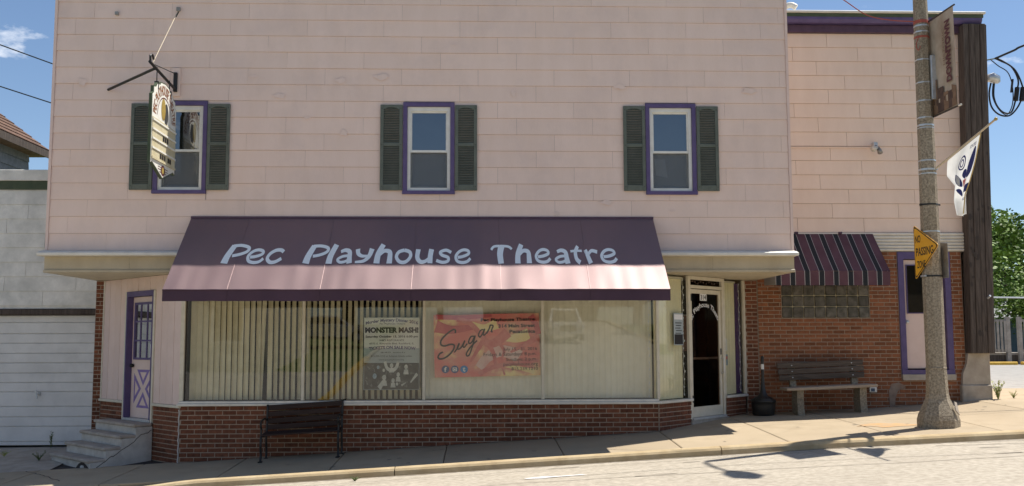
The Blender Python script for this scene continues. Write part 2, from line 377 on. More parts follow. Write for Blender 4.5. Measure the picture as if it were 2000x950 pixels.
class MB:
    def __init__(self, T=None):
        self.v, self.f, self.T = [], [], T
    def add(self, pts, faces):
        b = len(self.v)
        for p in pts:
            p = Vector(p)
            self.v.append(self.T(p) if self.T else p)
        self.f += [tuple(i+b for i in q) for q in faces]
        return self
    def box(self, x0, x1, y0, y1, z0, z1):
        return self.add([(x0, y0, z0), (x1, y0, z0), (x1, y1, z0), (x0, y1, z0), (x0, y0, z1), (x1, y0, z1), (x1, y1, z1), (x0, y1, z1)],
                        [(0, 3, 2, 1), (4, 5, 6, 7), (0, 1, 5, 4), (1, 2, 6, 5), (2, 3, 7, 6), (3, 0, 4, 7)])
    def bbox(self, x0, x1, y0, y1, z0, z1, b=0.006):
        """box with chamfered edges"""
        pts = []
        for sx in (0, 1):
            for sy in (0, 1):
                for sz in (0, 1):
                    X, Y, Z = (x0, x1)[sx], (y0, y1)[sy], (z0, z1)[sz]
                    dx, dy, dz = b*(1-2*sx), b*(1-2*sy), b*(1-2*sz)
                    pts += [(X, Y+dy, Z+dz), (X+dx, Y, Z+dz), (X+dx, Y+dy, Z)]
        i = lambda sx, sy, sz, k: (sx*4+sy*2+sz)*3+k
        F = []
        for s in (0, 1):
            q = [(0, 0), (1, 0), (1, 1), (0, 1)]
            F.append(tuple(i(s, a, c, 0) for a, c in q)); F.append(tuple(i(a, s, c, 1) for a, c in q)); F.append(tuple(i(a, c, s, 2) for a, c in q))
        for a in (0, 1):
            for c in (0, 1):
                F.append((i(a, c, 0, 0), i(a, c, 0, 1), i(a, c, 1, 1), i(a, c, 1, 0)))
                F.append((i(a, 0, c, 0), i(a, 0, c, 2), i(a, 1, c, 2), i(a, 1, c, 0)))
                F.append((i(0, a, c, 1), i(0, a, c, 2), i(1, a, c, 2), i(1, a, c, 1)))
                for e in (0, 1):
                    F.append((i(a, c, e, 0), i(a, c, e, 1), i(a, c, e, 2)))
        return self.add(pts, F)
    def prism(self, pts, off):
        n = len(pts)
        off = Vector(off)
        P = [Vector(p) for p in pts]
        return self.add(P+[p+off for p in P], [tuple(range(n-1, -1, -1)), tuple(range(n, 2*n))]+[(i, (i+1) % n, n+(i+1) % n, n+i) for i in range(n)])
    def tube(self, pts, r, n=8, caps=True):
        P = [Vector(p) for p in pts]
        m = len(P)
        rs = r if isinstance(r, (list, tuple)) else [r]*m
        ring, fc, prev = [], [], None
        for k, p in enumerate(P):
            t = (P[min(k+1, m-1)]-P[max(k-1, 0)]).normalized()
            if prev is None:
                a = Vector((0, 0, 1)) if abs(t.z) < 0.9 else Vector((1, 0, 0))
                u = t.cross(a).normalized()
            else:
                u = (prev - t*prev.dot(t)).normalized()
            prev = u
            w = t.cross(u)
            for j in range(n):
                an = 2*math.pi*j/n
                ring.append(p+(u*math.cos(an)+w*math.sin(an))*rs[k])
        for k in range(m-1):
            for j in range(n):
                fc.append((k*n+j, k*n+(j+1) % n, (k+1)*n+(j+1) % n, (k+1)*n+j))
        if caps:
            fc.append(tuple(range(n-1, -1, -1)))
            fc.append(tuple((m-1)*n+j for j in range(n)))
        return self.add(ring, fc)
    def lathe(self, c, prof, n=20, rot=0.0):
        c = Vector(c)
        pts, fc = [], []
        for r, z in prof:
            for j in range(n):
                an = 2*math.pi*j/n+rot
                pts.append(c+Vector((r*math.cos(an), r*math.sin(an), z)))
        for k in range(len(prof)-1):
            for j in range(n):
                fc.append((k*n+j, k*n+(j+1) % n, (k+1)*n+(j+1) % n, (k+1)*n+j))
        fc.append(tuple(range(n-1, -1, -1)))
        fc.append(tuple((len(prof)-1)*n+j for j in range(n)))
        return self.add(pts, fc)
    def grid(self, fn, nu, nv):
        pts = [fn(i/nu, j/nv) for j in range(nv+1) for i in range(nu+1)]
        return self.add(pts, [(j*(nu+1)+i, j*(nu+1)+i+1, (j+1)*(nu+1)+i+1, (j+1)*(nu+1)+i) for j in range(nv) for i in range(nu)])
    def mesh(self, m, c, name='m', smooth=False):
        me = bpy.data.meshes.new(name)
        me.from_pydata([v-c for v in self.v], [], self.f)
        me.materials.append(MATS[m])
        if smooth: me.polygons.foreach_set('use_smooth', [True]*len(me.polygons))
        me.update()
        return me
    def build(self, name, m, parent=None, smooth=False, kind=None):
        lo = Vector([min(v[i] for v in self.v) for i in range(3)])
        hi = Vector([max(v[i] for v in self.v) for i in range(3)])
        c = Vector(((lo.x+hi.x)/2, (lo.y+hi.y)/2, lo.z))
        o = place(name, self.mesh(m, c, name, smooth), parent, c)
        if kind: o['kind'] = kind
        return o

def smooth_path(pts, k=6, closed=False):
    """Catmull-Rom through tuples of any length"""
    n = len(pts)
    out = []
    rng = range(n) if closed else range(n-1)
    for i in rng:
        g = lambda j: pts[j % n] if closed else pts[min(max(j, 0), n-1)]
        a, b, c, d = g(i-1), g(i), g(i+1), g(i+2)
        for s in range(k):
            t = s/k
            out.append(tuple(0.5*(2*b[q]+(c[q]-a[q])*t+(2*a[q]-5*b[q]+4*c[q]-d[q])*t*t+(-a[q]+3*b[q]-3*c[q]+d[q])*t**3) for q in range(len(b))))
    out.append(tuple(pts[0] if closed else pts[-1]))
    return out

def ribbon2d(pts, w):
    """flat stroke: list of (x,y), width w (number or (start,end)); returns verts2d, faces"""
    n = len(pts)
    V, F = [], []
    for i, p in enumerate(pts):
        a, b = pts[max(i-1, 0)], pts[min(i+1, n-1)]
        dx, dy = b[0]-a[0], b[1]-a[1]
        L = math.hypot(dx, dy) or 1
        t = i/(n-1)
        ww = (w if not isinstance(w, tuple) else w[0]+(w[1]-w[0])*t)/2
        V += [(p[0]-dy/L*ww, p[1]+dx/L*ww), (p[0]+dy/L*ww, p[1]-dx/L*ww)]
        if i: F.append((2*i-2, 2*i-1, 2*i+1, 2*i))
    return V, F

_tc = {}
def text2d(s, bold=0.0, shear=0.0):
    key = (s, bold, shear)
    if key in _tc: return _tc[key]
    cu = bpy.data.curves.new('t', 'FONT')
    cu.body = s
    cu.offset = bold
    cu.shear = shear
    cu.resolution_u = 3
    o = bpy.data.objects.new('t', cu)
    COL.objects.link(o)
    dg = bpy.context.evaluated_depsgraph_get()
    me = bpy.data.meshes.new_from_object(o.evaluated_get(dg))
    V = [(v.co.x, v.co.y) for v in me.vertices]
    F = [tuple(p.vertices) for p in me.polygons]
    bpy.data.objects.remove(o)
    bpy.data.curves.remove(cu)
    bpy.data.meshes.remove(me)
    _tc[key] = (V, F)
    return V, F

def fit(V, x0, x1, y0, y1):
    ax, bx = min(v[0] for v in V), max(v[0] for v in V)
    ay, by = min(v[1] for v in V), max(v[1] for v in V)
    return [(x0+(v[0]-ax)/(bx-ax)*(x1-x0), y0+(v[1]-ay)/(by-ay)*(y1-y0)) for v in V]

def arch(V, x0, x1, sag):
    """bend a fitted line of text into an arch rising by sag in the middle"""
    xm, h = (x0+x1)/2, (x1-x0)/2
    out = []
    for x, y in V:
        t = (x-xm)/h
        sl = -2*sag*t/h
        L = math.hypot(1, sl)
        out.append((x, y+sag*(1-t*t)))
    return out

def flat(name, m, parent, parts, fn):
    """parts: list of (V2d,F); fn maps (x,y,k) to world; one mesh"""
    mb = MB()
    for k, (V, F) in enumerate(parts):
        mb.add([fn(x, y, k) for x, y in V], F)
    return mb.build(name, m, parent)

def disc2d(cx, cy, r, n=20, ry=None):
    ry = ry or r
    return [(cx+r*math.cos(2*math.pi*i/n), cy+ry*math.sin(2*math.pi*i/n)) for i in range(n)], [tuple(range(n))]

def subtract(rects, h):
    out = []
    for (a, b, c, d) in rects:
        if h[1] <= a or h[0] >= b or h[3] <= c or h[2] >= d:
            out.append((a, b, c, d)); continue
        x0, x1 = max(a, h[0]), min(b, h[1])
        if h[0] > a: out.append((a, h[0], c, d))
        if h[1] < b: out.append((h[1], b, c, d))
        if h[2] > c: out.append((x0, x1, c, h[2]))
        if h[3] < d: out.append((x0, x1, h[3], d))
    return out

def lerp(pts, x):
    if x <= pts[0][0]:
        (a, b), (c, d) = pts[0], pts[1]
    elif x >= pts[-1][0]:
        (a, b), (c, d) = pts[-2], pts[-1]
    else:
        for i in range(len(pts)-1):
            if pts[i][0] <= x <= pts[i+1][0]:
                (a, b), (c, d) = pts[i], pts[i+1]; break
    return b+(d-b)*(x-a)/(c-a)

# sloping ground: kerb line, building line, annex line
def GA(X): return lerp([(-40, -2.0), (-4.2, -0.207), (-1.09, -0.040), (3.86, 0.234), (4.69, 0.275), (6.63, 0.357), (9, 0.455), (40, 1.0)], X)
def GB(X): return lerp([(-40, -1.9), (-6.5, -0.285), (-4.2, -0.165), (2.74, 0.246), (4.6, 0.325), (6.7, 0.405), (8.8, 0.525), (14, 0.62), (40, 1.0)], X)
def GC(X): return lerp([(-40, -0.5), (-9, -0.15), (-6.4, -0.135), (-5.0, -0.08), (2.7, 0.28), (4.6, 0.362), (5.3, 0.378), (6.72, 0.43), (8.15, 0.53), (8.8, 0.585), (14, 0.62), (40, 0.7)], X)
YK = -1.7
def gz(X, Y):
    if Y <= 0:
        t = max(0.0, (Y-YK)/(0-YK))
        return GA(X)+(GB(X)-GA(X))*t
    t = min(1.0, Y/2.0)
    return GB(X)+(GC(X)-GB(X))*t

# ---------------------------------------------------------------- the setting: ground, road, pavement, kerb
def road_z(X, Y):
    base = GA(X)-0.10
    c = min(max((-1.9-Y)/10.5, 0), 1)
    z = base+0.06*math.sin(c*math.pi)
    if Y < -14:
        k = min(max((-14-Y)/6.0, 0), 1)
        z = z*(1-k)+k*0.0
        if Y < -18: z += min((-18-Y)*0.078, 3.0)
    return z

mb = MB()
xs = [-300, -120, -60, -40, -20, -12, -9, -6.5, -4.2, -1, 2.7, 4.6, 6.7, 8.8, 14, 25, 40, 80, 160, 300]
ys = [-300, -150, -90, -70, -56, -50, -44, -38, -32, -26, -20, -16, -13, -8, -4, -1.9, 0, 2, 6, 12, 30, 60, 120, 300, 600]
def far_z(X, Y):
    X = min(max(X, -40), 40)
    z = gz(X, Y) if Y > -1.9 else road_z(X, Y)
    return z-0.22
pts = [(x, y, far_z(x, y)) for y in ys for x in xs]
nx = len(xs)
mb.add(pts, [(j*nx+i, j*nx+i+1, (j+1)*nx+i+1, (j+1)*nx+i) for j in range(len(ys)-1) for i in range(nx-1)])
mb.build('ground', 'grass', kind='structure')

def sheet(name, m, xs, ys, zf):
    mb = MB()
    nx = len(xs)
    mb.add([(x, y, zf(x, y)) for y in ys for x in xs], [(j*nx+i, j*nx+i+1, (j+1)*nx+i+1, (j+1)*nx+i) for j in range(len(ys)-1) for i in range(nx-1)])
    return mb.build(name, m, kind='structure')
fr = lambda a, b, n: [a+(b-a)*i/n for i in range(n+1)]
sheet('road', 'road', fr(-40, 40, 80), fr(-14, -1.78, 14), road_z)
sheet('side_street', 'road', fr(-4.6, 9, 8), fr(-60, -14, 30), lambda x, y: road_z(x, y)+0.004)
sheet('parking_lot', 'asphalt_lot', fr(9.2, 60, 10), fr(5.2, 34, 8), lambda x, y: 0.60-0.006*(y-5))
sheet('side_road', 'asphalt_lot', fr(14.2, 40, 6), fr(-1.7, 5.2, 4), lambda x, y: 0.585)
sheet('gravel_lot', 'asphalt_lot', fr(-40, -4.8, 12), fr(-23, -14.02, 4), lambda x, y: road_z(x, y)+0.06)
sheet('driveway', 'concrete_old', fr(-14, -6.3, 12), fr(0.1, 2.3, 6), lambda x, y: gz(x, y)-0.012)

pave = tag(bpy.data.objects.new('pavement', None), kind='structure')
COL.objects.link(pave); ORG[pave] = Vector((0, 0, 0))
def slab(x0, x1, y0, y1, g=0.006):
    mb = MB()
    n, k = 4, 3
    x0 += g; x1 -= g; y0 += g; y1 -= g
    e = 0.012
    us = [x0, x0+e]+[x0+(x1-x0)*i/n for i in range(1, n)]+[x1-e, x1]
    vs = [y0, y0+e]+[y0+(y1-y0)*i/k for i in range(1, k)]+[y1-e, y1]
    P = []
    for j, y in enumerate(vs):
        for i, x in enumerate(us):
            edge = i in (0, len(us)-1) or j in (0, len(vs)-1)
            P.append((x, y, gz(x, y)-(0.008 if edge else 0)))
    w = len(us)
    F = [(j*w+i, j*w+i+1, (j+1)*w+i+1, (j+1)*w+i) for j in range(len(vs)-1) for i in range(w-1)]
    mb.add(P, F)
    lo = [(x0, y0), (x1, y0), (x1, y1), (x0, y1)]
    for a in range(4):
        p, q = lo[a], lo[(a+1) % 4]
        mb.add([(*p, gz(*p)-0.008), (*q, gz(*q)-0.008), (*q, gz(*q)-0.12), (*p, gz(*p)-0.12)], [(0, 1, 2, 3)])
    mb.build('slab', 'concrete_walk', pave, smooth=False)
SX = [-14, -12.5, -11, -9.4, -7.9, -6.4, -4.9, -3.4, -1.95, -0.45, 1.15, 2.72, 4.15, 5.6, 7.05, 8.5, 10, 11.5, 13, 14.2]
for a, b in zip(SX[:-1], SX[1:]):
    slab(a, b, YK, 0.1)
    if a > 2.5: slab(a, b, 0.1, 2.6)
    if a > 8.4: slab(a, b, 2.6, 5.2)
bed = MB()
bed.grid(lambda u, v: (-14+28.2*u, YK+(2.55-YK)*v, gz(-14+28.2*u, YK+(2.55-YK)*v)-0.03), 56, 6)
bed.build('joint_bed', 'crack', pave)

kerb = tag(bpy.data.objects.new('kerb', None), kind='structure')
COL.objects.link(kerb); ORG[kerb] = Vector((0, 0, 0))
KX_ = [-4.62, -1.07, 3.2, 7.4, 11.6, 15.8]
for a, b in zip(KX_[:-1], KX_[1:]):
    mb = MB()
    n = 14
    prof = [(YK-0.003, -0.12), (YK-0.003, -0.002), (YK-0.02, 0.006), (YK-0.10, 0.004), (YK-0.135, -0.008), (YK-0.155, -0.035), (YK-0.175, -0.16)]
    P, F = [], []
    for i in range(n+1):
        x = a+0.006+(b-a-0.012)*i/n
        drop = 0.0
        if a < -4.5:
            t = min(max((x+4.62)/0.9, 0), 1); drop = -0.07*(1-t)
        for (y, z) in prof:
            P.append((x, y+0.006*math.sin(x*3.1), GA(x)+z+(drop if z > -0.1 else 0)))
    w = len(prof)
    for i in range(n):
        for j in range(w-1):
            F.append((i*w+j, i*w+j+1, (i+1)*w+j+1, (i+1)*w+j))
    F += [tuple(range(w)), tuple(n*w+j for j in range(w-1, -1, -1))]
    mb.add(P, F).build('kerb_stone', 'concrete_kerb', kerb, smooth=False)
# flat apron where the kerb is lowered in front of the garage
mb = MB()
mb.grid(lambda u, v: (-14+9.36*u, YK-0.16+0.16*v-0.003, GA(-14+9.36*u)-0.095+0.08*v), 20, 2)
mb.build('kerb_apron', 'concrete_kerb', kerb)
# rust bloom beside the post and hairline cracks in the road
def blotch(name, m, cx, cy, rx, ry, zf, seed, dz=0.004):
    rd = random.Random(seed)
    ph = [rd.uniform(0, 6.28) for _ in range(4)]
    n = 40
    P = [(cx, cy, zf(cx, cy)+dz)]
    for i in range(n):
        a = 2*math.pi*i/n
        k = 1+0.22*math.sin(2*a+ph[0])+0.14*math.sin(5*a+ph[1])+0.09*math.sin(9*a+ph[2])
        x, y = cx+rx*k*math.cos(a), cy+ry*k*math.sin(a)
        P.append((x, y, zf(x, y)+dz))
    MB().add(P, [(0, 1+i, 1+(i+1) % n) for i in range(n)]).build(name, m, pave)
def crack(pts, parent, zf, w=0.012, m='crack'):
    rd = random.Random(len(pts)*7+int(pts[0][0]*100))
    L = []
    for (a, b), (c, d) in zip(pts[:-1], pts[1:]):
        for i in range(8):
            t = i/8
            L.append((a+(c-a)*t+rd.uniform(-.015, .015), b+(d-b)*t+rd.uniform(-.015, .015)))
    L.append(pts[-1])
    V, F = ribbon2d(L, w)
    MB().add([(x, y, zf(x, y)+0.006) for x, y in V], F).build('crack', m, parent)
road_o = bpy.data.objects['road']
crack([(5.9, -2.2), (7.2, -2.45), (9.5, -2.9)], road_o, road_z, 0.02)
crack([(6.4, -2.0), (7.6, -2.12), (9.5, -2.3)], road_o, road_z, 0.018)
crack([(-6, -2.6), (-2, -2.35), (2.5, -2.2), (5.5, -2.05)], road_o, road_z, 0.010)
crack([(0.5, -3.1), (3.0, -3.0), (7.0, -3.4)], road_o, road_z, 0.012)
crack([(-5.6, -1.2), (-6.1, -0.5), (-6.6, 0.05)], pave, gz, 0.012)
crack([(-6.9, -1.6), (-6.6, -0.6), (-7.4, -0.1)], pave, gz, 0.010)
crack([(6.75, 0.9), (7.1, 0.35), (7.05, -0.4)], pave, gz, 0.010)
# remains of white road paint
V = [(0.55, -3.02), (0.78, -2.93), (1.0, -2.99), (1.25, -2.96), (1.3, -3.02), (0.95, -3.06), (0.75, -3.12), (0.6, -3.1)]
MB().add([(x, y, road_z(x, y)+0.005) for x, y in V], [tuple(range(8))]).build('paint_mark', 'ink_white', road_o)

# grit collected in the gutter and along the foot of the wall, stains on the slabs
rg = random.Random(31)
def strip(parent, x0, x1, yf, zf, w0, w1, m, name, n=120):
    P, F = [], []
    for i in range(n+1):
        x = x0+(x1-x0)*i/n
        a, b = yf(x), yf(x)-w0-(w1-w0)*rg.random()
        P += [(x, a, zf(x, a)+0.005), (x, b, zf(x, b)+0.005)]
        if i: F.append((2*i-2, 2*i-1, 2*i+1, 2*i))
    MB().add(P, F).build(name, m, parent)
strip(road_o, -4.4, 14, lambda x: YK-0.165, road_z, 0.015, 0.07, 'grit', 'gutter_grit', 260)
strip(pave, -4.4, 2.75, lambda x: -0.004, gz, 0.012, 0.05, 'grit', 'wall_foot_grit', 160)
strip(pave, 4.7, 8.3, lambda x: 1.985, gz, 0.01, 0.05, 'grit', 'wall_foot_grit', 90)
for i in range(26):
    x = rg.uniform(-6, 10); y = rg.uniform(-1.6, -0.1) if x < 3 else rg.uniform(-1.6, 1.6)
    r = rg.uniform(0.012, 0.045)
    blotch('gum_spot', 'stain', x, y, r, r*0.8, gz, 100+i)
blotch('rust_stain', 'rust', 5.95, -0.55, 0.42, 0.20, gz, 5)
for i in range(16):
    x = rg.uniform(-6, 11); y = rg.uniform(-5.5, -2.1)
    blotch('oil_spot', 'road_stain', x, y, rg.uniform(.05, .28), rg.uniform(.02, .06), road_z, 200+i)
crack([(-3.9, -3.6), (0.5, -3.4), (5.0, -3.7), (9.5, -3.5)], road_o, road_z, 0.022, 'road_stain')
crack([(-2.2, -2.6), (-1.6, -2.5), (0.4, -2.45)], road_o, road_z, 0.012, 'road_stain')

# ---------------------------------------------------------------- brickwork
_bm = {}
def brick_mesh(L, m):
    key = (round(L, 3), m)
    if key not in _bm:
        mb = MB().bbox(-L/2, L/2, -0.007, 0.03, -0.0272, 0.0272, 0.003)
        _bm[key] = mb.mesh(m, Vector((0, 0, 0)), 'brick')
    return _bm[key]
CO = 0.0677
def bricks(out, parent, P0, d, s0, s1, ztop, zbot, holes=(), ph=0.0, rng=None):
    """collect bricks of a wall face: P0 + s*d, facing (dy,-dx); zbot may be a function of (x,y)"""
    rot = math.atan2(d[1], d[0])
    k = 0
    while True:
        zt = ztop-k*CO
        zc = zt-CO/2
        zl = min(zbot(P0[0]+s0*d[0], P0[1]+s0*d[1]), zbot(P0[0]+s1*d[0], P0[1]+s1*d[1])) if callable(zbot) else zbot
        if zt < zl-0.01: break
        off = (0.1015 if k % 2 else 0.0)+ph
        i = math.floor((s0-off)/0.203)-1
        while True:
            a, b = i*0.203+off, (i+1)*0.203+off
            i += 1
            if a > s1: break
            if b < s0: continue
            seg = [(max(a, s0), min(b, s1), zc-0.034, zc+0.034)]
            for h in holes: seg = subtract(seg, (h[0], h[1], h[2]+0.02, h[3]-0.02))
            for (p, q, z0, z1) in seg:
                if z1-z0 < 0.06 or q-p < 0.022: continue
                L = q-p-0.0125
                c = (p+q)/2
                x, y = P0[0]+c*d[0], P0[1]+c*d[1]
                if callable(zbot) and zt < zbot(x, y): continue
                out.append((x, y, zc, rot, L, parent))
        k += 1
    return out
def lay(out, m, more, stuff_parent, weight, limit=300):
    out.sort(key=weight)
    for (x, y, z, rot, L, par) in out[:limit]:
        o = place('brick', brick_mesh(L, m), par, (x, y, z), rot)
    rest = out[limit:]
    if rest:
        mb = MB()
        for (x, y, z, rot, L, par) in rest:
            c, s = math.cos(rot), math.sin(rot)
            mb.T = lambda p, x=x, y=y, z=z, c=c, s=s: Vector((x+p.x*c-p.y*s, y+p.x*s+p.y*c, z+p.z))
            mb.bbox(-L/2, L/2, -0.007, 0.03, -0.0272, 0.0272, 0.003)
        mb.T = None
        mb.build('brickwork', more, stuff_parent, kind='stuff')

# ---------------------------------------------------------------- theatre building
MX0, MX1, MH = -6.42, 4.82, 7.45
TH = thing('theatre_building', 'two storey pink clad theatre with recessed brick and glass shopfront', 'building', (-0.8, 1.0, 0.1))
WINS = [(-4.88, -4.09), (-1.132, -0.350), (2.582, 3.360)]
WZ0, WZ1 = 3.822, 5.228
holes = [(a, b, WZ0, WZ1) for a, b in WINS]
mb = MB()
inner = [(a+0.065, b-0.065, WZ0+0.05, WZ1-0.065) for a, b in WINS]
rects = [(MX0, MX1, 2.64, MH)]
for h in inner: rects = subtract(rects, h)
for (a, b, c, d) in rects: mb.box(a, b, 0.0, 0.18, c, d)
wall = mb.build('wall', 'siding_back', TH)
# shell: sides, back, roof, floors
mb = MB()
mb.box(MX0, MX0+0.2, 0.185, 14, 2.64, MH).box(MX1-0.2, MX1, 0.185, 14, 2.64, MH).box(MX0+0.2, MX1-0.2, 13.8, 14, -0.6, MH)
mb.box(MX0, MX0+0.2, 2.04, 13.8, -0.6, 2.63).box(MX1-0.2, MX1, 2.04, 13.8, -0.3, 2.63)
mb.box(MX0+0.205, MX1-0.205, 0.19, 13.79, 7.1, 7.2)
mb.build('side_walls', 'siding', TH)
MB().box(MX0-0.02, MX1+0.02, -0.03, 0.22, MH, MH+0.05).build('coping', 'white_metal', TH)
mb = MB()
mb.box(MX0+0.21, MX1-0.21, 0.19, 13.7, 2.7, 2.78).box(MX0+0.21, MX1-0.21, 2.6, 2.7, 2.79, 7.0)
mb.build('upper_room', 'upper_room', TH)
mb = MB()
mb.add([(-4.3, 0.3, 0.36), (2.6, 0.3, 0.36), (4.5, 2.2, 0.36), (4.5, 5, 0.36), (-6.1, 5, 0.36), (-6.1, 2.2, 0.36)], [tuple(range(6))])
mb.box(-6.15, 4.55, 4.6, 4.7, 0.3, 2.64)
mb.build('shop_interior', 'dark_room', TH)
# siding: rows of long shingle panels, bottom edges proud
RZ = 6.515
rd = random.Random(3)
row = -4
while True:
    zt = RZ-row*0.254
    zb = zt-0.254
    if zb < 2.9: break
    off = [0.30, 0.88, 0.0, 0.58][row % 4]
    x = MX0-1.17+off
    while x < MX1:
        a, b = max(x, MX0+0.03), min(x+1.168, MX1-0.03)
        x += 1.17
        if b-a < 0.05: continue
        seg = [(a, b, zb, min(zt, MH-0.01))]
        for h in holes: seg = subtract(seg, h)
        for (p, q, c, d) in seg:
            if q-p < 0.02 or d-c < 0.02: continue
            lift = rd.uniform(0, 0.004)
            t0, t1 = -0.013-lift, -0.003
            g = 0.0004
            yb = t0+(t1-t0)*(c-zb)/0.254
            yt = t0+(t1-t0)*(d-zb)/0.254
            m_ = MB().add([(p+g, -0.0015, c), (q-g, -0.0015, c), (q-g, yb, c+0.001), (p+g, yb, c+0.001), (p+g, -0.0015, d-0.0025), (q-g, -0.0015, d-0.0025), (q-g, yt, d-0.0025), (p+g, yt, d-0.0025)],
                          [(3, 2, 6, 7), (0, 1, 2, 3), (0, 3, 7, 4), (1, 5, 6, 2), (4, 7, 6, 5)])
            m_.build('siding_panel', 'siding', wall)
    row += 1
for a, b in ((MX0-0.012, MX0+0.028), (MX1-0.028, MX1+0.012)):
    MB().box(a, b, -0.026, 0.03, 2.96, MH-0.01).build('corner_trim', 'pink_paint', TH)
for (x, z, s) in [(-5.496, 6.584, 0.05)]:
    MB().bbox(x-s/2, x+s/2, -0.06, 0.0, z-s/2, z+s/2, 0.004).build('wall_bolt', 'grey_metal', TH)

# touched-up paint patches on the old siding
rpch = random.Random(77)
for i in range(22):
    cx, cz = rpch.uniform(MX0+0.3, MX1-0.3), rpch.choice([rpch.uniform(3.5, 3.75), rpch.uniform(3.0, 6.6), rpch.uniform(5.2, 5.7)])
    if any(a-0.5 < cx < b+0.5 and WZ0-0.25 < cz < WZ1+0.15 for a, b in WINS): continue
    rx, rz2 = rpch.uniform(.03, .13), rpch.uniform(.015, .06)
    ph = [rpch.uniform(0, 6.28) for _ in range(3)]
    V = [(cx+rx*math.cos(t)*(1+.25*math.sin(3*t+ph[0])+.15*math.sin(7*t+ph[1])), cz+rz2*math.sin(t)*(1+.25*math.sin(4*t+ph[2]))) for t in fr(0, 2*math.pi, 28)[:-1]]
    MB().add([(x, -0.0235, z) for x, z in V], [tuple(range(len(V)))]).build('paint_patch', 'paint_patch', wall)

# upper windows
for wi, (a, b) in enumerate(WINS):
    root = MB().box(a, a+0.062, -0.035, 0.05, WZ0+0.042, WZ1-0.062).box(b-0.062, b, -0.035, 0.05, WZ0+0.042, WZ1-0.062)
    root.box(a, b, -0.038, 0.05, WZ1-0.062, WZ1).box(a-0.006, b+0.006, -0.055, 0.05, WZ0-0.01, WZ0+0.042)
    w = root.build('window', 'purple_paint', TH)
    i0, i1, j0, j1 = a+0.066, b-0.066, WZ0+0.046, WZ1-0.066
    MB().box(i0, i0+0.045, 0.0, 0.12, j0, j1).box(i1-0.045, i1, 0.0, 0.12, j0, j1).box(i0+0.045, i1-0.045, 0.0, 0.12, j1-0.06, j1).box(i0+0.045, i1-0.045, -0.005, 0.12, j0, j0+0.045).build('frame', 'white_vinyl', w)
    mz = WZ0+0.046+0.60
    p0, p1 = i0+0.045, i1-0.045
    up = MB().box(p0, p0+0.022, 0.03, 0.06, mz, j1-0.06).box(p1-0.022, p1, 0.03, 0.06, mz, j1-0.06).box(p0, p1, 0.028, 0.062, j1-0.085, j1-0.06).box(p0, p1, 0.02, 0.062, mz-0.005, mz+0.028)
    up.build('upper_sash', 'white_vinyl', w)
    lo = MB().box(p0, p0+0.022, 0.07, 0.10, j0+0.045, mz).box(p1-0.022, p1, 0.07, 0.10, j0+0.045, mz).box(p0, p1, 0.068, 0.102, j0+0.045, j0+0.08)
    lo.build('lower_sash', 'white_vinyl', w)
    MB().box(p0+0.02, p1-0.02, 0.044, 0.048, mz+0.02, j1-0.08).build('pane', 'window_glass', w)
    MB().box(p0+0.02, p1-0.02, 0.084, 0.088, j0+0.07, mz).build('pane', 'window_glass', w)
    sc = MB().box(p0, p1, 0.058, 0.0595, j0+0.05, mz-0.01).build('insect_screen', 'screen_mesh', w)
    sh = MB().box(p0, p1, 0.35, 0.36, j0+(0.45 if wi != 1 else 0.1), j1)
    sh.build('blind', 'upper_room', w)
    if wi == 2: MB().prism([(p0+0.10, 0.30, j0+0.30), (p0+0.28, 0.30, j0+0.26), (p0+0.24, 0.30, j0+0.55), (p0+0.08, 0.30, j0+0.55)], (0, 0.01, 0)).build('paper', 'paper_white', w)
    if wi == 0: MB().grid(lambda u, v: (p1-0.02-0.16*u*(0.4+0.6*v), 0.22+0.02*math.sin(u*16), j0+0.1+(j1-j0-0.2)*v), 14, 6).build('curtain', 'paper_white', w)
    for side in (0, 1):
        x0 = a-0.345 if side == 0 else b+0.008
        x1 = x0+0.337
        z0, z1 = 3.868, 5.186
        y0, y1 = -0.05, -0.018
        zm = 4.57
        fr_ = MB().bbox(x0, x0+0.05, y0, y1, z0, z1, 0.004).bbox(x1-0.05, x1, y0, y1, z0, z1, 0.004)
        fr_.bbox(x0+0.05, x1-0.05, y0+0.001, y1, z0, z0+0.085, 0.004).bbox(x0+0.05, x1-0.05, y0+0.001, y1, zm-0.025, zm+0.025, 0.004)
        arc = [(x0+0.05, y0+0.001, z1-0.001)]+[(x0+0.05+(x1-x0-0.1)*t, y0+0.001, z1-0.075+0.034*(1-abs(2*t-1)**2.5)) for t in fr(0, 1, 12)]+[(x1-0.05, y0+0.001, z1-0.001)]
        fr_.prism(arc, (0, 0.03, 0))
        s = fr_.build('shutter', 'shutter_green', TH)
        lv = MB()
        for (c, d) in ((z0+0.085, zm-0.025), (zm+0.025, z1-0.045)):
            n = int((d-c)/0.0255)
            for i in range(n):
                z = c+(d-c)*i/n
                lv.add([(x0+0.05, y0+0.006, z), (x1-0.05, y0+0.006, z), (x1-0.05, y1-0.002, z+0.022), (x0+0.05, y1-0.002, z+0.022), (x0+0.05, y0+0.006, z+0.006), (x1-0.05, y0+0.006, z+0.006), (x1-0.05, y1-0.002, z+0.028), (x0+0.05, y1-0.002, z+0.028)],
                       [(0, 1, 5, 4), (4, 5, 6, 7), (0, 3, 2, 1)])
        lv.build('louvres', 'shutter_green', s, kind='stuff')
        for sx in (x0+0.025, x1-0.025):
            for sz in (z0+0.06, zm, z1-0.06):
                MB().lathe((sx, y0-0.001, sz), [(0.007, -0.004), (0.007, 0.004)], 6).build('screw', 'black_metal', s)

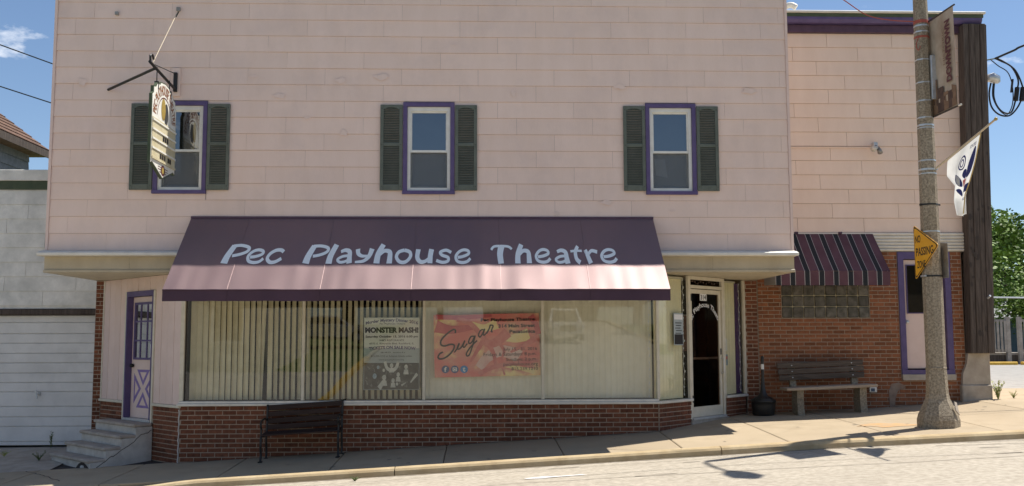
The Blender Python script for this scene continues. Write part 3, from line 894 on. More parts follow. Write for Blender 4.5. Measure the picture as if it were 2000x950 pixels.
# ledge, fascia, soffit
MB().bbox(MX0-0.045, MX1+0.02, -0.235, -0.002, 2.862, 2.912, 0.008).build('ledge', 'white_metal', TH)
MB().prism([(MX0-0.03, -0.21, 2.912), (MX0-0.03, -0.02, 2.912), (MX0-0.03, -0.02, 2.958), (MX0-0.03, -0.20, 2.922)], (MX1-MX0+0.04, 0, 0)).build('ledge_flashing', 'white_metal', TH)
for i in range(9):
    x0 = MX0+0.0+i*(MX1-MX0)/9
    MB().box(x0+0.001, x0+(MX1-MX0)/9-0.001, -0.05, -0.005, 2.665, 2.861).build('fascia_panel', 'cream_metal', TH)
MB().bbox(MX0-0.005, MX1+0.005, -0.075, -0.004, 2.622, 2.664, 0.006).build('fascia_trim', 'cream_metal', TH)
mb = MB().box(MX0, MX1, -0.003, 2.03, 2.625, 2.639)
mb.build('soffit', 'cream_metal', TH)
for k in range(6):
    MB().box(MX0+0.02, -4.6, 0.3*k+0.12, 0.3*k+0.13, 2.619, 2.6245).build('soffit_joint', 'frame_cream', TH)
    MB().box(2.9, MX1-0.02, 0.3*k+0.12, 0.3*k+0.13, 2.619, 2.6245).build('soffit_joint', 'frame_cream', TH)

# frames along the two slanted shopfront walls: x = along from the front corner, y = outward
DL, NL = Vector((-0.687, 0.727, 0)), Vector((-0.727, -0.687, 0))
DR, NR = Vector((0.685, 0.729, 0)), Vector((0.729, -0.685, 0))
PL, PR = Vector((-4.39, 0, 0)), Vector((2.72, 0, 0))
TL = lambda p: PL+DL*p.x+NL*p.y+Vector((0, 0, p.z))
TR = lambda p: PR+DR*p.x+NR*p.y+Vector((0, 0, p.z))
LL = 2.75

# brick knee walls
SZ = 0.652
kn = MB().box(-4.385, 2.715, 0.0, 0.12, -0.7, SZ).build('knee_wall', 'mortar', TH)
knl = MB(TL).box(0.004, 0.84, -0.12, 0.0, -0.7, SZ-0.03).build('knee_wall', 'mortar', TH)
knl2 = MB(TL).box(1.90, LL-0.01, -0.12, 0.0, -0.7, SZ-0.03).build('knee_wall', 'mortar', TH)
knr = MB(TR).box(0.004, 0.93, -0.12, 0.0, -0.4, SZ-0.005).build('knee_wall', 'mortar', TH)
knr2 = MB(TR).box(2.03, 2.70, -0.12, 0.0, -0.4, SZ-0.005).build('knee_wall', 'mortar', TH)
pierl = MB().box(MX0+0.003, -6.283, 2.0, 2.12, -0.5, 2.622).build('brick_pier', 'mortar', TH)
pierr = MB().box(4.60, MX1-0.006, 2.0, 2.12, 0.0, 2.622).build('brick_pier', 'mortar', TH)
B = []
gnd = lambda x, y: gz(x, y)-0.02
bricks(B, kn, (0, 0), (1, 0), -4.385, 2.715, SZ, gnd)
dl = (-DL.x, -DL.y)
PLb = (PL.x+DL.x*LL, PL.y+DL.y*LL)
bricks(B, knl, PLb, dl, LL-0.84, LL-0.004, SZ-0.03, gnd)
bricks(B, knl2, PLb, dl, 0.01, LL-1.90, SZ-0.03, gnd)
bricks(B, knr, (PR.x, PR.y), (DR.x, DR.y), 0.004, 0.93, SZ-0.005, gnd)
bricks(B, knr2, (PR.x, PR.y), (DR.x, DR.y), 2.03, 2.70, SZ-0.005, gnd)
bricks(B, pierl, (0, 2.0), (1, 0), MX0+0.003, -6.283, 2.615, gnd, ph=0.05)
bricks(B, pierr, (0, 2.0), (1, 0), 4.60, MX1-0.006, 2.615, gnd, ph=0.05)
def w_main(q):
    x, y, z, rot, L, par = q
    return -L*max(0.2, math.cos(rot-math.atan2(-x, 15)))/(15+y)+(0.05 if z < gz(x, y)+0.03 else 0)
lay(B, 'brick', 'brick_more', TH, w_main)
# repaired white seams at the outer corners
for P_, T_, s in ((PL, TL, -1), (PR, TR, 1)):
    pts = [(P_.x+0.006*math.sin(k*2.1), -0.012, -0.25+k*0.05 if s < 0 else 0.2+k*0.028) for k in range(18)]
    MB().tube(pts, 0.009 if s < 0 else 0.006, 5).build('corner_seam', 'peel_white' if s < 0 else 'mortar', TH)

# shop window: sill, posts, panes
MB().bbox(-4.42, 2.745, -0.055, 0.115, SZ, 0.688, 0.006).build('window_sill', 'white_metal', TH)
MB().bbox(-4.40, 2.725, -0.025, 0.10, 0.688, 0.722, 0.005).build('sill_channel', 'aluminium', TH)
MULL = [-2.596, -0.799, 0.982]
MB().bbox(-4.405, -4.345, 0.0, 0.10, 0.723, 2.62, 0.005).build('post', 'frame_cream', TH)
MB().bbox(2.70, 2.745, 0.0, 0.10, 0.723, 2.62, 0.005).build('post', 'frame_cream', TH)
for x in MULL:
    MB().bbox(x-0.022, x+0.022, 0.015, 0.10, 0.723, 2.62, 0.004).build('mullion', 'frame_cream', TH)
edges = [-4.345]+MULL+[2.70]
for a, b in zip(edges[:-1], edges[1:]):
    MB().box(a+0.0225, b-0.0225, 0.05, 0.056, 0.7225, 2.62).build('shop_pane', 'shop_glass', TH)

# slanted wall with the pink side door
knt = MB(TL).bbox(-0.02, 0.85, -0.10, 0.03, SZ-0.03, 0.662, 0.005).build('sill_board', 'frame_cream', TH)
knt = MB(TL).bbox(1.89, LL+0.02, -0.10, 0.03, SZ-0.03, 0.662, 0.005).build('sill_board', 'frame_cream', TH)
ew = MB(TL).box(0.0, 0.85, -0.10, -0.02, 0.663, 2.62).box(1.89, LL, -0.10, -0.02, 0.663, 2.62).box(0.85, 1.89, -0.10, -0.02, 2.40, 2.62).build('entry_wall', 'crack', TH)
def boards(s0, s1, z0, z1, n):
    for i in range(n):
        a, b = s0+(s1-s0)*i/n, s0+(s1-s0)*(i+1)/n
        MB(TL).bbox(a+0.004, b-0.004, -0.019, 0.0+0.002*(i % 2), z0, z1, 0.004).build('board', 'pink_paint', ew)
boards(0.03, 0.85, 0.663, 2.62, 4)
boards(1.89, LL-0.03, 0.663, 2.62, 4)
boards(0.85, 1.89, 2.40, 2.62, 5)
MB(TL).bbox(LL-0.03, LL+0.02, -0.06, 0.012, 0.663, 2.62, 0.004).build('corner_board', 'frame_cream', TH)
mb = MB(TL).box(0.85, 0.90, -0.13, 0.02, 0.36, 2.40).box(1.84, 1.89, -0.13, 0.02, 0.36, 2.40)
mb.build('door_trim', 'frame_cream', TH)
d = MB(TL).bbox(0.942, 1.798, -0.118, -0.078, 0.402, 2.315, 0.004).build('pink_door', 'pink_paint', TH)
MB(TL).box(0.90, 0.94, -0.14, 0.024, 0.36, 2.40).box(1.80, 1.84, -0.14, 0.024, 0.36, 2.40).box(0.94, 1.80, -0.14, 0.024, 2.32, 2.40).build('door_casing', 'purple_paint', d)
MB(TL).bbox(0.90, 1.84, -0.14, 0.03, 0.362, 0.398, 0.004).build('threshold', 'aluminium', d)
ga, gb, gc, gd = 1.03, 1.71, 1.315, 2.225
MB(TL).box(ga+0.03, gb-0.03, -0.078, -0.073, gc+0.03, gd-0.03).build('pane', 'upper_room', d)
MB(TL).box(ga+0.03, gb-0.03, -0.070, -0.067, gc+0.03, gd-0.03).build('pane', 'window_glass', d)
g = MB(TL)
g.box(ga, ga+0.035, -0.08, -0.055, gc, gd).box(gb-0.035, gb, -0.08, -0.055, gc, gd).box(ga+0.035, gb-0.035, -0.08, -0.055, gc, gc+0.035).box(ga+0.035, gb-0.035, -0.08, -0.055, gd-0.035, gd)
for k in (1, 2):
    x = ga+(gb-ga)*k/3
    g.box(x-0.014, x+0.014, -0.08, -0.057, gc+0.035, gd-0.035)
    z = gc+(gd-gc)*k/3
    g.box(ga+0.035, gb-0.035, -0.08, -0.059, z-0.014, z+0.014)
g.build('glazing_bars', 'purple_paint', d)
MB(TL).box(1.06, 1.14, -0.066, -0.064, 1.36, 1.56).build('notice', 'paper_white', d)
def tri(pts, w=0.032):
    n = 3
    cx = sum(p[0] for p in pts)/3; cz = sum(p[1] for p in pts)/3
    inn = [(cx+(p[0]-cx)*0.52, cz+(p[1]-cz)*0.52) for p in pts]
    o = -0.0765
    MB(TL).add([(p[0], o, p[1]) for p in pts]+[(p[0], o, p[1]) for p in inn]+[(p[0], o-0.003, p[1]) for p in pts]+[(p[0], o-0.003, p[1]) for p in inn],
               [(i, (i+1) % 3, 3+(i+1) % 3, 3+i) for i in range(3)]+[(i, (i+1) % 3, 6+(i+1) % 3, 6+i) for i in range(3)]).build('painted_triangle', 'purple_door', d)
xm, zm = 1.37, 0.86
tri([(xm-0.22, zm+0.30), (xm+0.22, zm+0.30), (xm, zm+0.05)])
tri([(xm-0.22, zm-0.30), (xm+0.22, zm-0.30), (xm, zm-0.05)])
tri([(xm+0.32, zm+0.24), (xm+0.32, zm-0.24), (xm+0.07, zm)])
tri([(xm-0.32, zm+0.24), (xm-0.32, zm-0.24), (xm-0.07, zm)])
kb = PL+DL*1.72+NL*-0.045
MB().lathe((kb.x, kb.y, 1.22), [(0.012, -0.03), (0.032, -0.02), (0.036, 0), (0.032, 0.02), (0.012, 0.03)], 12).build('knob', 'black_metal', d, True)
MB(TL).bbox(1.70, 1.74, -0.079, -0.03, 1.205, 1.235, 0.004).build('knob_rose', 'black_metal', d)

# glazed entrance in the other slanted wall
for s0, s1 in ((-0.01, 0.95), (2.02, 2.73)): MB(TR).bbox(s0, s1, -0.10, 0.035, SZ-0.004, 0.688, 0.005).build('window_sill', 'white_metal', TH)
for s0, s1 in ((0.90, 0.965), (2.005, 2.04), (2.69, 2.74)):
    MB(TR).bbox(s0, s1, -0.045, 0.006, 0.689 if s0 != 0.90 else 0.27, 2.62, 0.004).build('post', 'frame_cream', TH)
MB(TR).bbox(1.955, 2.004, -0.045, 0.006, 0.3, 2.62, 0.004).build('post', 'frame_cream', TH)
MB(TR).bbox(0.966, 1.954, -0.085, 0.008, 2.425, 2.475, 0.004).bbox(0.966, 1.954, -0.085, 0.008, 2.565, 2.62, 0.004).build('transom_frame', 'frame_cream', TH)
MB(TR).box(0.966, 1.954, -0.05, -0.045, 2.476, 2.564).build('transom_pane', 'door_glass', TH)
MB(TR).box(0.03, 0.899, -0.05, -0.044, 0.689, 2.62).build('sidelight_pane', 'shop_glass', TH)
MB(TR).box(2.041, 2.689, -0.03, -0.026, 0.689, 2.62).build('sidelight_pane', 'shop_glass', TH)
fd = MB(TR).bbox(0.975, 1.035, -0.065, -0.02, 0.385, 2.415, 0.004).bbox(1.885, 1.945, -0.065, -0.02, 0.385, 2.415, 0.004).bbox(1.035, 1.885, -0.064, -0.021, 2.345, 2.414, 0.004).bbox(1.035, 1.885, -0.064, -0.021, 0.386, 0.545, 0.004)
fd = fd.build('glass_door', 'frame_cream', TH)
MB(TR).box(1.034, 1.886, -0.045, -0.040, 0.54, 2.35).build('pane', 'door_glass', fd)
MB(TR).bbox(1.035, 1.885, -0.075, -0.055, 1.29, 1.325, 0.004).build('push_bar', 'aluminium', fd)
MB(TR).tube([(1.915, -0.02, 1.30), (1.915, 0.035, 1.30), (1.915, 0.035, 1.06), (1.915, -0.02, 1.06)], 0.011, 8).build('handle', 'aluminium', fd)
MB(TR).bbox(1.900, 1.93, -0.019, -0.012, 1.36, 1.46, 0.002).build('lock_plate', 'black_metal', fd)
for z in (0.62, 2.22): MB(TR).bbox(0.96, 0.985, -0.02, 0.018, z, z+0.11, 0.003).build('hinge', 'black_metal', fd)
MB(TR).bbox(0.94, 1.98, -0.10, 0.04, 0.35, 0.382, 0.004).build('threshold', 'aluminium', TH)
MB(TR).box(0.9, 2.06, -0.2, 0.03, 0.0, 0.349).build('entry_slab', 'concrete_old', TH)
plane_r = lambda o: (lambda x, y, k: TR(Vector((x, o+0.0006*k, y))))
V, F = text2d('314', 0.02)
MB(TR).box(1.315, 1.525, -0.039, -0.036, 2.235, 2.345).build('number_plate', 'ink_white', fd)
flat('lettering', 'ink_black', fd, [(fit(V, 1.335, 1.505, 2.25, 2.33), F)], plane_r(-0.0345))
def arc_text(s, cx, cy, r, a0, a1, h, bold=0.0):
    V, F = text2d(s, bold)
    V = fit(V, 0, 1, 0, 1)
    out = []
    for x, y in V:
        a = a0+(a1-a0)*x
        rr = r+(y-0.2)*h
        out.append((cx+rr*math.cos(a), cy+rr*math.sin(a)))
    return out, F
flat('lettering', 'ink_white', fd, [arc_text('Pec Playhouse Theatre', 1.46, 1.66, 0.47, R(157), R(23), 0.105, 0.012)], plane_r(-0.0345))

# ---------------------------------------------------------------- main awning
AX0, AX1 = -4.285, 2.672
def aw(u, v):
    """u along, v down the slope (0 wall .. 1 front edge)"""
    x = AX0+(AX1-AX0)*u
    y = -0.025-1.275*v
    z = 3.452-1.145*v
    rib = u*8.0
    sag = -0.010*math.sin(math.pi*(rib % 1.0))*math.sin(math.pi*min(v*1.05, 1))
    wr = 0.0036*math.sin(x*7.1+2.6*math.sin(x*1.7)+v*1.2)*(0.2+v)*(0.6+0.4*math.sin(x*2.3))+0.0012*math.sin(x*21+2.3*math.sin(x*3.1))*v
    return Vector((x, y, z))+Vector((0, -0.668, 0.744))*(sag+wr)
AW = thing('shop_awning', 'wide purple fabric awning lettered in pale blue over the shop window', 'awning', ((AX0+AX1)/2, -0.6, 2.15))
mb = MB().grid(lambda u, v: aw(u, v), 220, 16)
mb.build('canopy', 'awning_fabric', AW, True)
def val(u, v):
    p = aw(u, 1.0)
    x = p.x
    wv = 0.006*math.sin(x*5.3)*v+0.004*math.sin(x*13.7)*v
    return Vector((x, -1.302+wv-0.004*v, p.z-0.012-0.148*v))
vm = MB().grid(lambda u, v: val(u, v), 160, 4).build('valance', 'awning_fabric_shaded', AW, True)
MB().tube([aw(i/60, 1.0)+Vector((0, -0.006, -0.006)) for i in range(61)], 0.009, 6).build('front_hem', 'awning_fabric_shaded', AW, True)
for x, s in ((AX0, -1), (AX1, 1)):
    MB().add([(x, -0.025, 3.44), (x, -1.295, 2.29), (x, -1.295, 2.145), (x, -0.03, 2.20)], [(0, 1, 2, 3)]).build('end_panel', 'awning_fabric_shaded', AW)
for k in range(9):
    x = AX0+0.02+(AX1-AX0-0.04)*k/8
    MB().tube([(x, -0.03, 3.40), (x, -1.275, 2.265)], 0.014, 6).tube([(x, -0.03, 2.22), (x, -1.28, 2.20)], 0.012, 6).build('frame_rib', 'galvanised', AW)
MB().tube([(AX0+0.02, -1.28, 2.17), (AX1-0.02, -1.28, 2.17)], 0.014, 6).build('frame_bar', 'galvanised', AW)
MB().bbox(AX0-0.005, AX1+0.005, -0.05, -0.017, 3.435, 3.468, 0.004).build('head_rail', 'dark_purple', AW)
for k in (1, 2.45, 3.88, 5.3, 6.72):
    x = AX0+(AX1-AX0)*k/8
    MB().tube([val((x-AX0)/(AX1-AX0), t)+Vector((0, -0.002, 0)) for t in (0, .5, 1)], 0.0035, 5).build('seam', 'awning_fabric_shaded', AW)
    MB().tube([aw((x-AX0)/(AX1-AX0), t)+Vector((0, -0.002, 0.002)) for t in fr(0, 1, 10)], 0.0032, 5).build('seam', 'awning_fabric', AW)
# hand-drawn rounded letters: strokes (points in cap heights, width)
GL = {
 'P': [([(.20, 0), (.26, .38), (.47, .93)], (.36, .27)), ([(.42, .90), (.85, .92), (1.22, .82), (1.20, .62), (.88, .46), (.50, .38)], .165)],
 'e': [([(.24, .33), (.55, .37), (.88, .50), (.86, .66), (.60, .715), (.32, .62), (.13, .38), (.22, .14), (.52, .055), (.82, .11), (1.0, .27)], .165)],
 'c': [([(.98, .60), (.80, .70), (.50, .68), (.22, .50), (.14, .26), (.34, .075), (.64, .09), (.94, .26)], .19)],
 'l': [([(.16, 0), (.20, .42), (.42, 1.0)], (.34, .28))],
 'a': [([(.26, .62), (.52, .70), (.76, .60), (.80, .30), (.84, 0)], (.16, .30)), ([(.78, .40), (.42, .37), (.15, .22), (.28, .075), (.55, .09), (.80, .20)], .15)],
 'y': [([(.14, .74), (.20, .50), (.42, .37), (.74, .38)], (.25, .12)), ([(.94, .76), (.82, .36), (.54, .11), (.08, .055)], (.28, .11))],
 'h': [([(.16, 0), (.20, .50), (.42, 1.0)], (.32, .26)), ([(.26, .44), (.52, .66), (.80, .60), (.84, .30), (.84, 0)], (.16, .30))],
 'o': [([(.55, .70), (.24, .60), (.13, .34), (.36, .085), (.70, .10), (.93, .36), (.86, .60), (.55, .70)], .19)],
 'u': [([(.16, .73), (.13, .32), (.30, .085), (.58, .10), (.82, .30)], (.26, .15)), ([(.90, .74), (.85, .40), (.85, 0)], .28)],
 's': [([(.90, .58), (.60, .70), (.28, .60), (.38, .44), (.72, .32), (.72, .13), (.42, .065), (.06, .16)], .17)],
 'T': [([(.04, .70), (.20, .88), (.60, .925), (1.0, .90), (1.2, .76)], (.13, .13)), ([(.62, .92), (.53, .5), (.58, 0)], (.34, .30))],
 't': [([(.56, .92), (.36, .62), (.38, .25), (.60, .045)], (.20, .26)), ([(.02, .64), (.38, .67), (.80, .66)], .13)],
 'r': [([(.12, .72), (.24, .40), (.38, 0)], (.22, .30)), ([(.28, .46), (.54, .655), (.92, .58)], (.15, .20))],
}
GW = {'P': 1.30, 'e': 1.06, 'c': 1.02, 'l': .56, 'a': .99, 'y': 1.03, 'h': .99, 'o': 1.05, 'u': .99, 's': .96, 'T': 1.24, 't': .82, 'r': .96}
LET = [('P', 430, 480), ('e', 476, 513), ('c', 514, 549), ('P', 588, 636), ('l', 634, 654), ('a', 651, 685), ('y', 688, 724), ('h', 727, 763), ('o', 766, 802), ('u', 807, 842), ('s', 847, 880), ('e', 883, 918),
       ('T', 956, 1000), ('h', 1004, 1037), ('e', 1042, 1076), ('a', 1080, 1113), ('t', 1115, 1139), ('r', 1142, 1170), ('e', 1172, 1208)]
for ch, a, b in LET:
    xa = -3.632+(a-430)*(2.02+3.632)/778
    xb = -3.632+(b-430)*(2.02+3.632)/778
    mb = MB()
    k = 0
    for pts, w in GL[ch]:
        sp = smooth_path(pts, 7)
        V, F = ribbon2d(sp, tuple(q*1.02 for q in w) if isinstance(w, tuple) else w*0.98)
        P = []
        for x, y in V:
            X = xa+x/GW[ch]*(xb-xa)
            v = 0.662-y*0.267
            q = aw((X-AX0)/(AX1-AX0), v)+Vector((0, -0.668, 0.744))*(0.005+0.0012*k)
            P.append(q)
        mb.add(P, F)
        k += 1
    mb.build('letter', 'letter_blue', AW)

# ---------------------------------------------------------------- concrete steps to the pink door
S0, S1 = 0.80, 2.27
c = PL+DL*1.5+NL*0.5
ST = thing('concrete_steps', 'cracked concrete steps with four treads leading to the pink door', 'steps', (c.x, c.y, -0.28))
outs = [0.98, 0.755, 0.53, 0.31]
tops = [-0.115, 0.045, 0.205, 0.362]
for i, (o_, zt) in enumerate(zip(outs, tops)):
    zb = tops[i-1] if i else -0.40
    o2 = 0.02
    MB(TL).box(S0+0.03, S1-0.02, o2, o_-0.035, zb+0.0005 if i else zb, zt-0.05).build('step_block', 'step_concrete', ST)
    back = outs[i+1]-0.04 if i < 3 else 0.021
    MB(TL).bbox(S0+0.005, S1, back, o_, zt-0.048, zt, 0.012).build('tread', 'tread_concrete', ST)
side = [(S0+0.002, 0.021, -0.45), (S0+0.002, 0.98, -0.45), (S0+0.002, 0.95, -0.16), (S0+0.002, 0.73, -0.155), (S0+0.002, 0.72, 0.0), (S0+0.002, 0.50, 0.0), (S0+0.002, 0.49, 0.155), (S0+0.002, 0.28, 0.16), (S0+0.002, 0.27, 0.312), (S0+0.002, 0.021, 0.312)]
MB(TL).prism(side, (0.026, 0, 0)).build('side_wall', 'step_concrete', ST)
cr = smooth_path([(0.90, -0.26), (0.80, -0.20), (0.66, -0.10), (0.60, -0.08), (0.45, 0.02), (0.33, 0.08), (0.2, 0.20), (0.10, 0.22), (0.03, 0.26)], 4)
rq = random.Random(5)
V, F = ribbon2d([(x, z+rq.uniform(-.006, .006)) for x, z in cr], 0.010)
MB(TL).add([(S0-0.0015, x, z) for x, z in V], F).build('crack', 'crack', ST)
hole = [(1.30, -0.255), (1.22, -0.20), (1.12, -0.165), (1.02, -0.17), (0.93, -0.20), (0.84, -0.24), (0.86, -0.33), (1.3, -0.33)]
MB(TL).add([(x, 0.9475, z) for x, z in hole], [tuple(range(8))]).build('broken_riser', 'crack', ST)
MB(TL).bbox(1.02, 1.14, 0.9, 0.965, -0.36, -0.21, 0.02).build('rubble', 'step_concrete', ST)

# ---------------------------------------------------------------- vertical blinds behind the shop glass
_sm = {}
def slat_mesh(w, h, m):
    key = (w, round(h, 2), m)
    if key not in _sm:
        P, F = [], []
        n = 5
        for j in (0, 1):
            for i in range(n):
                t = i/(n-1)-0.5
                P.append((t*w, 0.008*(1-4*t*t), j*h))
        F = [(i, i+1, n+i+1, n+i) for i in range(n-1)]
        me = bpy.data.meshes.new('slat')
        me.from_pydata(P, [], F)
        me.materials.append(MATS[m])
        _sm[key] = me
    return _sm[key]
def blind(label, x0, x1, T, y, z0, z1, step, ang, m, skew=(), jit=3, miss=(), wk=1.06):
    rb = random.Random(int(x0*100)+11)
    p = T(Vector(((x0+x1)/2, y, z0)))
    b = thing('vertical_blind', label, 'blind', p, 'vertical blinds in the shop windows')
    e = T(Vector((1, 0, 0)))-T(Vector((0, 0, 0)))
    base = math.atan2(e.y, e.x)
    n = int((x1-x0)/step)
    for i in range(n):
        if i in miss: continue
        x = x0+step*(i+0.5)
        o = place('slat', slat_mesh(step*wk, z1-z0, m), b, T(Vector((x, y, z0))), base+R(ang(i/n) if callable(ang) else ang)+R(rb.uniform(-jit, jit)))
        if i in skew: o.rotation_euler[1] = R(2.6); o.location.x -= 0.05
    MB(T).box(x0, x1, y-0.02, y+0.02, z1+0.002, z1+0.03).build('head_rail', 'white_metal', b)
I_ = lambda p: p
blind('half open vertical blinds with one skewed slat, nearest the pink side door', -4.31, -2.60, I_, 0.20, 0.73, 2.585, 0.088, lambda t: -10-36*t, 'blind_fabric', skew=(12,), jit=4)
blind('open vertical blinds with dark gaps behind the black and white monster poster', -2.59, -0.80, I_, 0.20, 0.73, 2.585, 0.088, lambda t: -46-6*t, 'blind_fabric', jit=7, wk=1.0)
blind('closed pale vertical blinds hanging behind the red and yellow theatre banner', -0.795, 0.98, I_, 0.20, 0.73, 2.585, 0.088, 2, 'blind_pale', jit=1.0)
blind('closed pale vertical blinds in the shop pane with no poster, next to the glass entrance', 0.985, 2.66, I_, 0.20, 0.73, 2.585, 0.088, 2, 'blind_pale', jit=1.0)
blind('cream vertical blinds in the slanted pane that carries the small notice card', 0.03, 0.86, TR, -0.09, 0.70, 2.56, 0.088, -3, 'blind_cream', jit=2, wk=1.13)
blind('cream vertical blinds beside the purple curtain in the narrow sidelight', 2.03, 2.49, TR, -0.06, 0.70, 2.56, 0.088, 0, 'blind_cream', jit=1, wk=1.12)
# purple curtain and strings of fairy lights in the entrance sidelights
cur = MB(TR).grid(lambda u, v: (2.49+0.16*u, -0.065+0.012*math.sin(u*14), 0.70+1.86*v), 24, 1).build('curtain', 'curtain_purple', None, True)
tag(cur, 'narrow purple curtain hanging in the sidelight by the brick pier', 'curtain')
def fairy(label, pts):
    t = thing('fairy_lights', label, 'string lights', pts[0], 'strings of fairy lights at the entrance')
    MB().tube(pts, 0.004, 5).build('cable', 'ink_white', t)
    for i in range(0, len(pts), 2):
        p = pts[i]
        MB().lathe((p[0]+0.008, p[1], p[2]), [(0.002, -0.018), (0.009, -0.01), (0.009, 0.008), (0.003, 0.018)], 6).build('bulb', 'bulb', t)
rf = random.Random(9)
fairy('string of fairy lights hanging over the purple curtain', [TR(Vector((2.60+rf.uniform(-.02, .02), -0.042, 2.55-1.8*i/30))) for i in range(31)])
fairy('string of fairy lights hanging beside the cream blinds and the notice card', [TR(Vector((0.84+rf.uniform(-.02, .02), -0.07, 2.55-1.8*i/30))) for i in range(31)])
fairy('string of fairy lights looped in the small pane above the glass door', [TR(Vector((1.02+0.88*i/20, -0.062, 2.50+0.045*abs(math.sin(i*0.55))))) for i in range(21)])
# fairy lights seen in the end of the shop window
fairy('string of fairy lights hanging at the end of the shop window by the slanted pane', [(2.60+rf.uniform(-.012, .012), 0.12, 2.5-1.75*i/34) for i in range(35)])
# notice card
nc = thing('notice_card', 'small black and white notice taped inside the slanted entrance pane', 'notice', TR(Vector((0.66, -0.052, 1.52))))
MB(TR).box(0.52, 0.79, -0.042, -0.039, 1.52, 2.02).build('card', 'poster_blue', nc)
MB(TR).box(0.535, 0.775, -0.0385, -0.037, 1.535, 1.69).build('picture', 'ink_black', nc)
MB(TR).box(0.535, 0.775, -0.0385, -0.037, 1.92, 2.0).build('heading', 'ink_white', nc)
pl = plane_r(-0.0365)
for k, z in enumerate((1.88, 1.84, 1.80, 1.76, 1.72)):
    MB(TR).box(0.56+0.02*(k % 2), 0.75-0.02*(k % 3), -0.0385, -0.037, z-0.02, z-0.006).build('text_line', 'ink_grey', nc)
sk = thing('door_stickers', 'small white and red stickers on the sidelight frame beside the glass door', 'sticker', TR(Vector((2.10, -0.04, 1.2))))
MB(TR).box(2.062, 2.16, -0.036, -0.033, 1.42, 1.62).build('card', 'paper_white', sk)
MB(TR).box(2.065, 2.17, -0.036, -0.033, 1.18, 1.36).build('card', 'poster_blueface', sk)
MB(TR).box(2.075, 2.16, -0.0325, -0.031, 1.28, 1.33).build('stripe', 'banner_red', sk)
# things dimly seen in the lobby
lp = thing('lobby_poster', 'dim brown poster hanging in the dark lobby behind the glass door', 'poster', TR(Vector((1.50, -0.62, 1.40))))
MB(TR).box(1.20, 1.56, -0.42, -0.41, 1.42, 2.0).build('sheet', 'hall_poster', lp)
MB(TR).box(1.19, 1.57, -0.425, -0.409, 2.0, 2.02).build('top_strip', 'aluminium', lp)

# ---------------------------------------------------------------- posters in the shop window
MP = thing('event_poster', 'grey poster for a murder mystery dinner with a dark group picture', 'poster', (-1.285, 0.09, 0.87))
px0, px1, pz0, pz1 = -1.703, -0.868, 0.872, 1.952
MB().box(px0, px1, 0.085, 0.088, pz0, pz1).build('sheet', 'poster_blue', MP)
MB().box(px0+0.004, px1-0.004, 0.0838, 0.0848, pz0+0.62, pz1-0.004).build('upper_sheet', 'poster_pale', MP)
MB().box(px0+0.008, px1-0.008, 0.0832, 0.0848, pz0+0.008, pz0+0.40).build('picture', 'poster_dark', MP)
pf = lambda y: (lambda u, v, k: Vector((px0+(px1-px0)*u, y-0.0004*k, pz0+(pz1-pz0)*v)))
def line(s, u0, u1, v0, v1, m, bold=0.0, sag=0.0):
    V, F = text2d(s, bold+0.012)
    V = fit(V, u0, u1, v0, v1)
    if sag: V = arch(V, u0, u1, sag)
    flat('text_line', m, MP, [(V, F)], pf(0.0825))
line('Murder Mystery Dinner 2016', .03, .97, .885, .945, 'ink_purple', .02, .045)
line('Pec Playhouse Theatre', .28, .74, .895, .925, 'ink_grey')
line('MONSTER MASH!', .02, .98, .785, .865, 'ink_black', .045)
line('Saturday October 15, 2016 6:00 pm', .03, .97, .712, .752, 'ink_black', .02)
line("CIAO'S RISTORANTE".replace("CIAO'S", 'IAM\'S'), .28, .72, .672, .697, 'ink_grey')
line('6075 E. Riverside Blvd. Rockford, IL', .10, .90, .622, .652, 'ink_grey')
line('TICKETS ON SALE NOW', .09, .93, .545, .590, 'ink_purple', .03, .018)
line('$40 each (50% payable now)'.replace('(50% payable now)', ''), .30, .74, .505, .525, 'ink_grey')
line('815-239-1210 or Advance tickets online', .13, .86, .452, .478, 'ink_grey')
line('www.pecplayhouse.org', .27, .72, .400, .425, 'ink_grey')
rp_ = random.Random(21)
for k in range(34):
    u, v = rp_.uniform(.05, .95), rp_.uniform(.04, .34)
    a = rp_.uniform(0, 3.14); L = rp_.uniform(.03, .10)
    u2, v2 = min(max(u+L*math.cos(a), .03), .97), min(max(v+L*math.sin(a), .03), .35)
    flat('picture_detail', 'poster_grey', MP, [ribbon2d([(u, v), ((u+u2)/2+.01, (v+v2)/2), (u2, v2)], (rp_.uniform(.01, .05), .008))], pf(0.0829))
figs = [(.50, .335, .030, 'poster_figure'), (.26, .31, .024, 'poster_blueface'), (.36, .27, .022, 'poster_figure'), (.76, .315, .032, 'poster_figure'), (.20, .19, .036, 'poster_blueface'), (.37, .17, .036, 'poster_figure'), (.62, .21, .030, 'poster_figure'), (.53, .13, .030, 'poster_figure'), (.60, .08, .022, 'poster_figure')]
for (u, v, r, m) in figs:
    hd = disc2d(u, v, r, 14, r*1.05)
    body = ([(u-r*1.5, v-r*3.2), (u+r*1.5, v-r*3.2), (u+r*1.1, v-r*1.2), (u, v-r*0.95), (u-r*1.1, v-r*1.2)], [(0, 1, 2, 3, 4)])
    flat('figure', m, MP, [body, hd] if m == 'poster_figure' and r > .028 else [hd], pf(0.0822))
flat('figure', 'poster_figure', MP, [ribbon2d(smooth_path([(.38, .39), (.42, .30), (.50, .27), (.58, .30), (.62, .39)], 5), (.05, .05))], pf(0.0818)).data
flat('figure', 'poster_figure', MP, [ribbon2d([(.84, .10), (.96, .22)], (.02, .05)), ribbon2d([(.28, .02), (.36, .12)], (.08, .05)), ribbon2d([(.68, .06), (.76, .10)], (.03, .01))], pf(0.0815))

